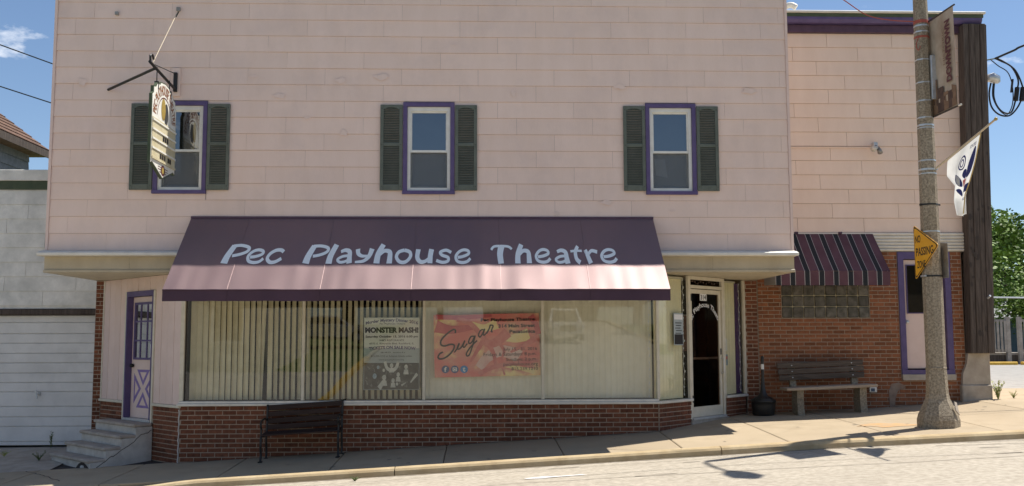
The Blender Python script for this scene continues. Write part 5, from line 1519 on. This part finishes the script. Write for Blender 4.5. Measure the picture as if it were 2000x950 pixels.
for k in range(16):
    t0, t1 = k/16, (k+1)/16
    a_ = Vector((ex, 0, ez)).lerp(Vector((rx, 0, rz_)), t0); b_ = Vector((ex, 0, ez)).lerp(Vector((rx, 0, rz_)), t1)
    y = 6.99+(0.12 if k % 2 else 0)
    while y < 11.14:
        ye = min(y+0.30, 11.15)
        p, q = a_+un*0.028, b_+un*0.008
        MB().add([(p.x, y+.006, p.z), (p.x, ye-.006, p.z), (q.x, ye-.006, q.z), (q.x, y+.006, q.z), (a_.x, y+.006, a_.z), (a_.x, ye-.006, a_.z)], [(0, 1, 2, 3), (4, 5, 1, 0)]).build('shingle', 'shingle_brown', rfo)
        y += 0.30

# ---------------------------------------------------------------- concrete street light pole with its fittings
PX, PY = 6.51, -0.98
pg = gz(PX, PY)
PO = thing('street_light_pole', 'tapered pebbled concrete street light pole with a flared foot at the kerb', 'light pole', (PX, PY, pg))
MB().lathe((PX, PY, pg-0.03), [(0.285, 0), (0.285, 0.13), (0.265, 0.20), (0.205, 0.33), (0.165, 0.42), (0.150, 0.50), (0.138, 0.84), (0.142, 0.845), (0.142, 0.86), (0.133, 0.865)], 8, R(22.5)).build('foot', 'aggregate', PO)
MB().lathe((PX, PY, pg+0.835), [(0.134, 0), (0.136, 1.2), (0.128, 1.8), (0.100, 5.2), (0.090, 6.9)], 8, R(22.5)).build('shaft', 'aggregate', PO)
hw = MB().prism([(PX+0.14, PY-0.225, pg+0.24), (PX+0.22, PY-0.165, pg+0.17), (PX+0.20, PY-0.13, pg+0.34), (PX+0.15, PY-0.165, pg+0.36)], (0.006, -0.012, 0.004))
hw.build('hand_hole', 'concrete_old', PO)
def rad(z): return lerp([(pg+0.835, 0.134), (pg+2.0, 0.136), (pg+2.6, 0.128), (pg+6.0, 0.100), (pg+7.7, 0.09)], z)
for z, m, h in ((6.23, 'strap_red', 0.05), (6.17, 'galvanised', 0.022), (6.08, 'galvanised', 0.02), (6.0, 'strap_red', 0.03), (5.66, 'galvanised', 0.018), (5.32, 'galvanised', 0.018), (5.05, 'galvanised', 0.018), (4.80, 'galvanised', 0.02), (4.69, 'galvanised', 0.024), (4.65, 'galvanised', 0.012), (4.17, 'galvanised', 0.018), (4.04, 'galvanised', 0.026), (3.98, 'galvanised', 0.016), (3.53, 'black_metal', 0.024), (3.14, 'galvanised', 0.016), (2.50, 'black_metal', 0.026)):
    r = rad(z)+0.004
    MB().lathe((PX, PY, z-h/2), [(r, 0), (r, h)], 8, R(22.5)).build('strap', m, PO)
MB().tube([(PX-0.15, PY-0.03, 3.53), (PX+0.15, PY-0.03, 3.53)], 0.016, 6).build('strap_bolt', 'black_metal', PO)
MB().bbox(PX+0.05, PX+0.135, PY-0.16, PY-0.11, 5.05, 5.70, 0.006).build('bracket_channel', 'galvanised', PO)
arm = smooth_path([(PX, PY, pg+7.70), (PX-0.0, PY-0.1, pg+7.95), (PX+0.05, PY-0.6, pg+8.1), (PX+0.1, PY-1.1, pg+8.1)], 6)
MB().tube(arm, 0.03, 8).build('lamp_arm', 'galvanised', PO, True)
MB().tube([(PX+0.1, PY-1.0, pg+8.08), (PX+0.12, PY-1.25, pg+8.08), (PX+0.15, PY-1.6, pg+8.05), (PX+0.17, PY-1.8, pg+8.02)], [0.05, 0.15, 0.17, 0.04], 12).build('lamp_head', 'grey_metal', PO, True)
# street banner
SB = thing('street_banner', 'tan street banner reading Historic Downtown on the light pole', 'banner', (6.62, -1.35, 4.80))
sby0, sby1, sbz0, sbz1 = -0.965, -1.735, 4.800, 6.228
def sbf(x): return lambda u, v, k: Vector((x-0.0005*k, sby0+(sby1-sby0)*u, sbz0+(sbz1-sbz0)*v))
MB().grid(lambda u, v: Vector((6.622+0.010*math.sin(v*5)*math.sin(u*3.1), sby0+(sby1-sby0)*u, sbz0+(sbz1-sbz0)*v-0.012*math.sin(math.pi*u)*v)), 12, 20).build('cloth', 'street_banner', SB, True)
xb_ = 6.610
def sbt(s, u0, u1, v0, v1, m, bold):
    V, F = text2d(s, bold)
    V = fit(V, 0, 1, 0, 1)
    # reads upwards: text x runs up the banner, text up points away from the street
    flat('lettering', m, SB, [([(u1-(u1-u0)*b, v0+(v1-v0)*a) for a, b in V], F)], sbf(xb_))
sbt('DOWNTOWN', .66, .87, .28, .90, 'ink_maroon', .05)
sbt('HISTORIC', .56, .63, .47, .84, 'banner_brown', .0)
rb2 = random.Random(2)
for (u0, u1, v1, m) in ((.0, .20, .40, 'banner_brown'), (.20, .28, .37, 'banner_brown'), (.28, .52, .27, 'banner_dark'), (.52, .70, .20, 'banner_brown'), (.70, .84, .19, 'banner_dark'), (.84, 1.0, .24, 'banner_brown')):
    flat('painted_house', m, SB, [([(u0, .02), (u1, .02), (u1, v1-.03*(u1 > .9)), (u0, v1)], [(0, 1, 2, 3)])], sbf(xb_+0.0015))
for k in range(9):
    u = .03+.1*k
    flat('painted_window', 'banner_dark' if k % 3 else 'street_banner', SB, [([(u, .10+.02*(k % 2)), (u+.05, .10+.02*(k % 2)), (u+.05, .16), (u, .16)], [(0, 1, 2, 3)])], sbf(xb_))
for u, v in ((.05, .30), (.12, .30), (.05, .23), (.12, .23)):
    flat('painted_window', 'banner_dark', SB, [([(u, v), (u+.04, v), (u+.04, v+.045), (u, v+.045)], [(0, 1, 2, 3)])], sbf(xb_))
for z in (sbz0+0.005, sbz1+0.005):
    MB().tube([(6.60, -0.99, z), (6.625, -1.77, z)], 0.013, 8).build('arm_rod', 'old_wood', SB)
MB().tube([(6.625, -1.77, sbz0+0.005), (6.626, -1.83, sbz0+0.005)], 0.016, 8).build('rod_cap', 'white_metal', SB)
# red cable tied to the pole
cb = thing('red_cable', 'thin reddish cable running from the light pole to the theatre roof', 'cable', (6.4, -1.0, 6.25))
MB().tube(smooth_path([(6.42, -1.0, 6.24), (6.1, -0.88, 6.30), (5.8, -0.75, 6.42), (5.5, -0.62, 6.70), (5.2, -0.35, 7.05), (4.83, 0.10, 7.46)], 6), 0.008, 5).build('wire', 'strap_red', cb)
MB().tube(smooth_path([(6.42, -1.09, 6.0), (6.37, -1.1, 5.85), (6.40, -1.1, 5.78), (6.43, -1.1, 5.84)], 5), 0.007, 5).build('loose_end', 'strap_red', cb)
# pennant sign
NP = thing('road_sign', 'yellow pennant road sign reading no passing zone on the light pole', 'road sign', (6.36, -1.1, 2.45))
Q = [(-0.765, 3.262), (-1.545, 2.900), (-0.770, 2.455)]
cy_, cz_ = -1.03, 2.87
def rnd_tri(k, q=0.12):
    P = [(cy_+(y-cy_)*k, cz_+(z-cz_)*k) for y, z in Q]
    out = []
    for i in range(3):
        a, b, c2 = P[i-1], P[i], P[(i+1) % 3]
        L1 = math.hypot(a[0]-b[0], a[1]-b[1]); L2 = math.hypot(c2[0]-b[0], c2[1]-b[1])
        s, e = 0.06/L1, 0.06/L2
        p0 = (b[0]+(a[0]-b[0])*s, b[1]+(a[1]-b[1])*s); p2 = (b[0]+(c2[0]-b[0])*e, b[1]+(c2[1]-b[1])*e)
        for t in (0, .35, .65, 1):
            out.append(tuple((1-t)**2*p0[j]+2*t*(1-t)*b[j]+t*t*p2[j] for j in (0, 1)))
    return out
MB().prism([(6.362, y, z) for y, z in rnd_tri(1.0)], (0.004, 0, 0)).build('plate', 'sign_yellow', NP)
MB().prism([(6.3607, y, z) for y, z in rnd_tri(0.965)], (0.001, 0, 0)).build('border', 'ink_black', NP)
MB().prism([(6.3592, y, z) for y, z in rnd_tri(0.905)], (0.001, 0, 0)).build('field', 'sign_yellow', NP)
npf = lambda u, v, k: Vector((6.3578, u, v))
for s, ya, yb, z0, z1 in (('NO', -0.82, -0.99, 2.985, 3.095), ('PASSING', -0.83, -1.38, 2.795, 2.915), ('ZONE', -0.85, -1.12, 2.62, 2.725)):
    V, F = text2d(s, 0.022)
    V = fit(V, 0, 1, 0, 1)
    flat('lettering', 'ink_black', NP, [([(ya+(yb-ya)*a, z0+(z1-z0)*b) for a, b in V], F)], npf)
MB().bbox(6.366, 6.395, -1.06, -0.92, 2.49, 2.515, 0.003).build('clamp', 'galvanised', NP)
BS = thing('sign_plate', 'grey rectangular sign plate seen edge on behind the light pole', 'road sign', (6.66, -1.05, 2.5))
MB().prism([(6.645, -0.86, 2.47), (6.675, -1.14, 2.47), (6.675, -1.14, 2.96), (6.645, -0.86, 3.0)], (0.006, 0, 0)).build('plate', 'grey_metal', BS)
MB().bbox(6.62, 6.644, -1.0, -0.95, 2.5, 2.52, 0.003).build('clamp', 'galvanised', BS)
# flag
FG = thing('flag', 'white flag with a navy eagle emblem on a slanted wooden staff', 'flag', (6.63, -1.6, 3.3))
MB().tube([(6.60, -0.96, 4.03), (6.635, -2.66, 4.40)], 0.014, 8).build('staff', 'pole_wood', FG)
MB().lathe((6.636, -2.69, 4.385), [(0.01, 0), (0.022, 0.012), (0.022, 0.03), (0.008, 0.045)], 10).build('finial', 'sign_gold', FG, True)
MB().tube([(6.60, -0.95, 4.02), (6.61, -1.06, 4.05)], 0.024, 8).build('socket', 'galvanised', FG)
rightE = [(-2.31, 4.300), (-2.13, 3.99), (-1.95, 3.74), (-1.82, 3.56), (-1.79, 3.30)]
leftE = [(-1.36, 4.105), (-1.29, 3.90), (-1.46, 3.72), (-1.50, 3.46), (-1.66, 3.28)]
def pl_at(P, t):
    t = t*(len(P)-1); i = min(int(t), len(P)-2); f_ = t-i
    return (P[i][0]+(P[i+1][0]-P[i][0])*f_, P[i][1]+(P[i+1][1]-P[i][1])*f_)
def fl(u, v, off=0.0):
    a, b = pl_at(leftE, v), pl_at(rightE, v)
    y = a[0]+(b[0]-a[0])*u; z = a[1]+(b[1]-a[1])*u
    fold = 0.055*math.sin(u*8.5+v*1.5)*min(v*2.2, 1)*(1-0.75*min(max((u-0.45)*3, 0), 1))+0.02*math.sin(u*19+v*4)*v
    return Vector((6.628+fold-off, y, z))
MB().grid(lambda u, v: fl(u, v), 36, 24).build('cloth', 'flag_white', FG, True)
MB().tube([fl(1.0, t) for t in fr(0, 1, 16)], 0.007, 5).build('fringe', 'flag_gold', FG)
ff = lambda u, v, k: fl(u, v, 0.006+0.0007*k)
def fpoly(P, m, name='emblem', k=0):
    V = smooth_path(P, 4, True)[:-1]
    flat(name, m, FG, [(V, [tuple(range(len(V)))])], lambda u, v, kk: fl(u, v, 0.007+0.0008*k))
fpoly([(.92, .10), (.97, .20), (.93, .38), (.82, .45), (.76, .40), (.80, .25)], 'flag_navy')
fpoly([(.43, .36), (.52, .38), (.60, .46), (.63, .56), (.55, .55), (.47, .46)], 'flag_navy')
fpoly([(.66, .32), (.74, .33), (.76, .42), (.68, .45), (.62, .40)], 'flag_navy')
fpoly([(.64, .47), (.78, .46), (.78, .53), (.72, .60), (.66, .54)], 'flag_red', k=1)
fpoly([(.80, .56), (.94, .54), (.95, .64), (.80, .68), (.74, .63)], 'flag_navy')
fpoly([(.50, .60), (.58, .60), (.66, .70), (.62, .72), (.54, .66)], 'flag_navy')
flat('emblem_ring', 'flag_navy', FG, [ribbon2d([(.60+.07*math.cos(a), .22+.085*math.sin(a)) for a in fr(0, 2*math.pi, 24)], .022), ribbon2d([(.60+.03*math.cos(a), .22+.045*math.sin(a)) for a in fr(0, 2*math.pi, 16)], .018)], ff)
V, F = text2d('STATES', .02); V = fit(V, .74, .93, 0, 1)
flat('emblem_text', 'flag_navy', FG, [([(x, .09-.035*y) for x, y in V], F)], ff)
V, F = text2d('COAST', .02); V = fit(V, .62, .90, 0, 1)
flat('emblem_text', 'flag_navy', FG, [([(x, .80-.035*y) for x, y in V], F)], ff)

# ---------------------------------------------------------------- electric service on the annex corner
WH = thing('service_mast', 'grey weatherhead with black cable drip loops on the annex corner', 'power mast', (9.0, 2.12, 5.6))
MB().tube(smooth_path([(8.86, 2.25, 6.05), (8.95, 2.18, 6.15), (9.10, 2.12, 6.21)], 5), 0.035, 10).build('conduit', 'grey_metal', WH, True)
MB().tube([(9.09, 2.12, 6.205), (9.13, 2.115, 6.24), (9.20, 2.11, 6.25), (9.27, 2.10, 6.21), (9.31, 2.10, 6.16)], [0.045, 0.075, 0.095, 0.085, 0.03], 14).build('weatherhead', 'galvanised', WH, True)
loops = [[(9.16, 2.1, 6.15), (9.12, 2.1, 5.95), (9.15, 2.1, 5.72), (9.28, 2.1, 5.58), (9.46, 2.1, 5.56), (9.60, 2.1, 5.68), (9.70, 2.1, 5.86), (9.74, 2.1, 6.05), (9.62, 2.1, 6.38), (9.40, 2.1, 6.55), (9.26, 2.1, 6.61)],
         [(9.22, 2.1, 6.14), (9.20, 2.1, 5.92), (9.25, 2.1, 5.74), (9.36, 2.1, 5.62), (9.50, 2.1, 5.62), (9.58, 2.1, 5.80), (9.61, 2.1, 5.96), (9.66, 2.1, 6.20), (9.55, 2.1, 6.45), (9.35, 2.1, 6.56), (9.26, 2.1, 6.60)],
         [(9.19, 2.08, 6.14), (9.17, 2.08, 5.90), (9.26, 2.08, 5.68), (9.40, 2.08, 5.57), (9.50, 2.08, 5.70), (9.54, 2.08, 5.90), (9.53, 2.08, 6.15), (9.46, 2.08, 6.35), (9.30, 2.08, 6.46), (9.17, 2.08, 6.57)]]
for k, L in enumerate(loops):
    MB().tube(smooth_path(L, 6), 0.015 if k < 2 else 0.009, 7).build('cable_loop', 'rubber', WH, True)
for (x, z, r) in ((9.72, 5.95, 0.05), (9.61, 5.95, 0.042), (9.535, 6.10, 0.02)):
    MB().tube([(x-0.02, 2.09, z-0.12), (x+0.02, 2.09, z+0.12)], r, 8).build('splice', 'rubber', WH)
MB().tube(smooth_path([(9.26, 2.1, 6.60), (9.55, 2.0, 6.72), (9.9, 1.9, 6.86), (12, 1.4, 7.5), (20, 0, 8.6)], 5), 0.020, 7).build('service_drop', 'rubber', WH, True)
MB().tube([(9.0, 2.12, 6.57), (9.12, 2.11, 6.575), (9.26, 2.1, 6.60)], 0.012, 6).build('insulator', 'green_trim', WH)
for i, (z0, z1) in enumerate(((12.08, 11.34), (10.60, 9.94))):
    o = MB().tube([(-40, 22, z0+8.5*(1-0.1*i)), (-16.9, 20, z0), (-14.9, 19.9, z1), (-6, 19.5, z1-2.6)], 0.022, 5).build('overhead_wire', 'rubber', None)
    tag(o, ('upper' if i == 0 else 'lower')+' of two thin overhead wires crossing the sky above the grey house', 'wire', 'overhead wires behind the theatre')

# ---------------------------------------------------------------- weeds
def weed(name, label, x, y, z, h, n, m, seed, spread=0.5, group=None):
    rw = random.Random(seed)
    t = thing(name, label, 'weed', (x, y, z), group)
    st, lf = MB(), MB()
    for i in range(n):
        a = rw.uniform(0, 6.28); hh = h*rw.uniform(.5, 1); s = spread*hh*rw.uniform(.3, 1)
        P = [Vector((x, y, z)), Vector((x+s*.4*math.cos(a), y+s*.4*math.sin(a), z+hh*.55)), Vector((x+s*math.cos(a), y+s*math.sin(a), z+hh))]
        st.tube(P, [0.005, 0.004, 0.002], 4, False)
        for k in range(14):
            tt = rw.uniform(.2, 1)
            p = P[0].lerp(P[1], tt*2) if tt < .5 else P[1].lerp(P[2], tt*2-1)
            d = Vector((rw.uniform(-1, 1), rw.uniform(-1, 1), rw.uniform(-.2, .8))).normalized()
            sd = d.cross(Vector((0, 0, 1))).normalized()*0.012*h/.35
            L = h*rw.uniform(.10, .2)
            lf.add([p, p+d*L*.5+sd, p+d*L, p+d*L*.5-sd], [(0, 1, 2, 3)])
    st.build('stems', m, t, kind='stuff'); lf.build('leaves', m, t, kind='stuff')
weed('pale_weed', 'tall pale green weed growing against the concrete footing', 8.88, 1.86, 0.56, 0.36, 12, 'weed', 1)
weed('pale_weed', 'small pale weed growing from the pavement joint past the footing', 9.28, 2.1, 0.58, 0.15, 8, 'weed', 2, 1.0)
weed('dark_weed', 'dark sprig growing at the foot of the garage door', -7.02, 1.9, -0.14, 0.30, 4, 'weed_dark', 3, .3)
weed('dark_weed', 'low weed tuft at the broken end of the concrete steps', -6.80, 0.95, -0.23, 0.14, 10, 'weed_dark', 4, 1.2)
weed('dark_weed', 'low dry tuft on the driveway in front of the garage', -7.45, 1.2, -0.19, 0.10, 10, 'weed', 5, 1.6)
weed('dark_weed', 'flat green weed growing in the road beside the kerb', -1.55, -2.12, road_z(-1.55, -2.12), 0.06, 12, 'weed_dark', 6, 2.0)

# ---------------------------------------------------------------- trees
_tm = {}
def tree(label, x, y, z, h, cr, seed, leafm='leaf', n=5200, ls=0.34, group='trees'):
    rt = random.Random(seed)
    t = thing('leafy_tree', label, 'tree', (x, y, z), group)
    base = Vector((x, y, z))
    tr = MB().tube([base+Vector((0, 0, -0.2)), base+Vector((0.05, 0, h*.2)), base+Vector((-0.05, 0.05, h*.45)), base+Vector((0, 0, h*.8))], [h*.035, h*.028, h*.02, h*.006], 9)
    lobes = []
    for i in range(15):
        a = rt.uniform(0, 6.28); rr = cr*rt.uniform(.15, .75)
        c = base+Vector((rr*math.cos(a), rr*math.sin(a), h*(rt.uniform(.36, .88))))
        r = cr*rt.uniform(.26, .46)*(1.1-0.4*(c.z-z)/h)
        lobes.append((c, r))
        s = base+Vector((0, 0, h*rt.uniform(.25, .5)))
        tr.tube([s, s.lerp(c, .5)+Vector((0, 0, .1)), c], [h*.012, h*.008, h*.003], 5, False)
    tr.build('trunk', 'bark', t, True)
    lf = MB()
    for i in range(n):
        c, r = lobes[i % len(lobes)]
        d = Vector((rt.gauss(0, 1), rt.gauss(0, 1), rt.gauss(0, 1))).normalized()
        p = c+d*r*(rt.random()**.38)*rt.uniform(.85, 1.12)
        e1 = Vector((rt.uniform(-1, 1), rt.uniform(-1, 1), rt.uniform(-.6, .6))).normalized()
        e2 = e1.cross(Vector((rt.uniform(-1, 1), rt.uniform(-1, 1), rt.uniform(.2, 1)))).normalized()
        s = ls*rt.uniform(.5, 1.1)
        lf.add([p-e1*s*.5, p+e2*s*.28, p+e1*s*.5, p-e2*s*.28], [(0, 1, 2, 3)])
    lf.build('crown', leafm, t, kind='stuff')
tree('broad dark green tree behind the wooden deck', 27.6, 40, 0.3, 8.6, 5.4, 1, 'leaf', 15000, .36)
tree('bright green tree overhanging the wooden deck railing', 27.6, 33.5, 0.3, 5.0, 3.2, 2, 'leaf', 9000, .26)
tree('tall dark tree growing behind the annex corner', 24.6, 46, 0.3, 8.6, 4.6, 3, 'leaf', 9000, .40)
tree('distant green tree past the end of the deck', 33.0, 46, 0.3, 8.0, 4.5, 4, 'leaf', 5000, .38)
# deck, low house and parking kerbs beyond the lot
DK = thing('wooden_deck', 'grey wooden deck with slatted railing beyond the parking lot', 'deck', (24, 30, 0.4))
for x in (22.4, 24.30, 24.85, 26.6):
    MB().box(x-.09, x+.09, 29.92, 30.08, 0.2, 2.62).build('post', 'deck_wood', DK)
for a, b in ((22.4, 24.3), (24.85, 26.6)):
    MB().box(a+.09, b-.09, 29.95, 30.05, 2.38, 2.5).build('top_rail', 'deck_wood', DK)
    MB().box(a+.09, b-.09, 29.95, 30.05, 1.0, 1.14).build('bottom_rail', 'deck_wood', DK)
    k = a+.16
    while k < b-.12:
        MB().box(k, k+.10, 29.9, 29.94, 1.02, 2.46).build('baluster', 'deck_wood', DK)
        k += .17
MB().box(22.3, 26.7, 30.1, 32, .88, .98).build('platform', 'deck_wood', DK)
MB().box(22.3, 26.7, 30.1, 30.2, .5, .88).build('skirt', 'old_wood', DK)
LH = thing('low_house', 'low blue grey house glimpsed through the wooden deck', 'house', (27, 44, 0.3))
MB().box(22, 34, 42, 50, 0.3, 2.7).build('wall', 'blue_box', LH)
MB().prism([(21.5, 41.5, 2.7), (34.5, 41.5, 2.7), (34.5, 46, 4.0), (21.5, 46, 4.0)], (0, 0, 0.1)).build('roof', 'grey_siding', LH)
for i in range(3):
    o = MB().bbox(22.2+2.0*i, 24.0+2.0*i, 28.7, 28.9, 0.42, 0.60, 0.03).build('parking_kerb', 'yellow_paint', None)
    tag(o, 'yellow painted parking kerb in front of the wooden deck', 'parking kerb', 'yellow parking kerbs')
RL = thing('pipe_rail', 'thin grey pipe rail spanning high beside the wooden deck', 'rail', (24, 24, 0.5))
MB().tube([(19.0, 24, 3.27), (26, 24, 3.20)], 0.028, 8).build('rail', 'galvanised', RL)
for x in (19.2, 25.8): MB().tube([(x, 24, 0.45), (x, 24, 3.24)], 0.05, 8).build('post', 'galvanised', RL)

# ---------------------------------------------------------------- across the street: what the shop glass mirrors
def zt(x, y): return road_z(min(max(x, -40), 40), y)
OK_ = tag(bpy.data.objects.new('far_kerb', None), kind='structure'); COL.objects.link(OK_); ORG[OK_] = Vector((0, 0, 0))
def kerb_run(xa, ya, xb, yb, m, n=10):
    P, F = [], []
    for i in range(n+1):
        t = i/n; x = xa+(xb-xa)*t; y = ya+(yb-ya)*t
        P += [(x-.1, y, zt(x, y)-.1), (x-.1, y, zt(x, y)+.13), (x+.1, y, zt(x, y)+.13), (x+.1, y, zt(x, y)-.1)]
    for i in range(n):
        for j in range(3): F.append((i*4+j, i*4+j+1, i*4+j+5, i*4+j+4))
    MB().add(P, F).build('kerb_stone', m, OK_)
kerb_run(-4.7, -14, -4.7, -28, 'yellow_paint'); kerb_run(-4.7, -28.02, -4.7, -60, 'concrete_kerb'); kerb_run(9.1, -14, 9.1, -60, 'concrete_kerb')
def house(label, x0, x1, y0, y1, z, h, m, rm, wins):
    t = thing('street_house', label, 'house', ((x0+x1)/2, (y0+y1)/2, z), 'houses across the street')
    MB().box(x0, x1, y0, y1, z-1, z+h).build('wall', m, t)
    xm = (x0+x1)/2
    MB().add([(x0-.4, y0-.4, z+h), (x1+.4, y0-.4, z+h), (x1+.4, y1+.4, z+h), (x0-.4, y1+.4, z+h), (xm, y0-.4, z+h+2.6), (xm, y1+.4, z+h+2.6)], [(0, 3, 5, 4), (1, 4, 5, 2), (0, 4, 1), (2, 5, 3), (0, 1, 2, 3)]).build('roof', rm, t)
    for (a, zz, w, hh) in wins:
        f = MB().box(a-.1, a+w+.1, y1, y1+.06, z+zz-.1, z+zz+hh+.1).build('window', 'white_vinyl', t)
        MB().box(a, a+w, y1+.061, y1+.07, z+zz, z+zz+hh).build('pane', 'dark_room', f)
house('cream house with white framed windows standing across the street from the side door', -16, -8.2, -34, -24, 0.6, 5.2, 'house_cream', 'shingle_brown', [(-15, 1, 1.1, 1.6), (-12.6, 1, 1.1, 1.6), (-10.2, 1, 1.1, 1.6), (-15, 3.4, 1.1, 1.4), (-10.2, 3.4, 1.1, 1.4)])
house('tan house with a brown roof at the far end of the side street', 0.5, 9.5, -78, -68, 3.0, 4.6, 'house_tan', 'shingle_brown', [(2, 1, 1.2, 1.5), (6.5, 1, 1.2, 1.5)])
house('tan house with white windows across the street from the annex', 12.5, 21, -36, -25, 0.8, 5.0, 'house_tan', 'shingle_brown', [(13.6, 1, 1.1, 1.6), (17.5, 1, 1.1, 1.6)])
TLAB = ['bushy tree standing behind the silver car', 'tall tree behind the cream house roof', 'round tree at the end of the side street by the tan house', 'tree right in front of the tan house at the street end', 'tall tree between the white car and the corner house', 'broad tree behind the corner house opposite the annex', 'tall dark tree beyond the silver car', 'wide tree past the corner house opposite the annex', 'big tree beside the cream house opposite the garage', 'dark tree beside the tan house at the street end']
for i, (x, y, h, cr) in enumerate(((-7.5, -44, 9, 4.6), (-15, -42, 10, 5), (-3, -66, 9, 5), (4.5, -66, 9.5, 5.2), (11.5, -56, 10, 5), (14.5, -44, 9, 4.6), (-10, -62, 10, 5.4), (22, -48, 10, 5.5), (-22, -40, 10, 5.5), (9.5, -66, 9, 5))):
    tree(TLAB[i], x, y, zt(x, y), h, cr, 40+i, 'leaf_dark' if i % 2 else 'leaf', 2600, .62, 'trees across the street')
def car(label, x, y, rz, m, suv):
    z = zt(x, y)+0.0
    t = thing('parked_car', label, 'car', (x, y, z), 'cars parked across the street')
    c, s = math.cos(rz), math.sin(rz)
    T = lambda p: Vector((x+p.x*c-p.y*s, y+p.x*s+p.y*c, z+p.z))
    hb, ht = (1.05, 1.72) if suv else (0.92, 1.44)
    prof = [(-2.2, .35), (-2.28, .6), (-2.2, hb-.05), (-1.2, hb), (1.5, hb), (2.15, hb-.02 if suv else hb-.05), (2.3, .65), (2.25, .35)]
    MB(T).prism([(a, -.88, b) for a, b in prof], (0, 1.76, 0)).build('body', m, t)
    cab = [(-1.15, hb), (-.45, ht-.03), (.2, ht), (1.5 if suv else 1.0, ht-.04), (2.1 if suv else 1.75, hb)]
    b = MB(T)
    P = [(a, -.84 if i in (0, 4) else -.66, zz) for i, (a, zz) in enumerate(cab)]; Q_ = [(a, -yy, zz) for a, yy, zz in P]
    b.add(P+Q_, [(0, 1, 2, 3, 4), (9, 8, 7, 6, 5), (0, 5, 6, 1), (1, 6, 7, 2), (2, 7, 8, 3), (3, 8, 9, 4)]).build('cabin', m, t, False)
    MB(T).add([(-1.19, -.70, hb+.05), (-1.19, .70, hb+.05), (-.56, .60, ht-.09), (-.56, -.60, ht-.09)], [(0, 1, 2, 3)]).build('windscreen', 'tyre', t)
    for yy in (-1, 1):
        MB(T).add([(-.9, yy*.825, hb+.05), (1.6, yy*.825, hb+.05), (1.2 if suv else .95, yy*.70, ht-.1), (-.4, yy*.70, ht-.1)], [(0, 1, 2, 3)]).build('side_window', 'tyre', t)
        for a in (-1.4, 1.4):
            w = MB(T).tube([(a, yy*.72, .34), (a, yy*.91, .34)], .34, 16).build('wheel', 'tyre', t)
            MB(T).tube([(a, yy*.905, .34), (a, yy*.92, .34)], .2, 12).build('rim', 'galvanised', w)
        MB(T).box(-2.30, -2.2, yy*.62-.16, yy*.62+.16, .72, .88).build('headlight', 'bulb', t)
        MB(T).box(2.22, 2.31, yy*.68-.14, yy*.68+.14, .76, .95).build('tail_light', 'tail_red', t)
    MB(T).box(-2.31, -2.25, -.42, .42, .52, .84).build('grille', 'tyre', t)
    MB(T).box(-2.34, -2.2, -.86, .86, .38, .5).build('bumper', m, t)
car('white sport utility car facing the theatre from the side street', 4.6, -38, R(-90), 'car_white', True)
car('silver saloon car parked sideways at the edge of the side street', -7.6, -37.0, R(175), 'car_silver', False)
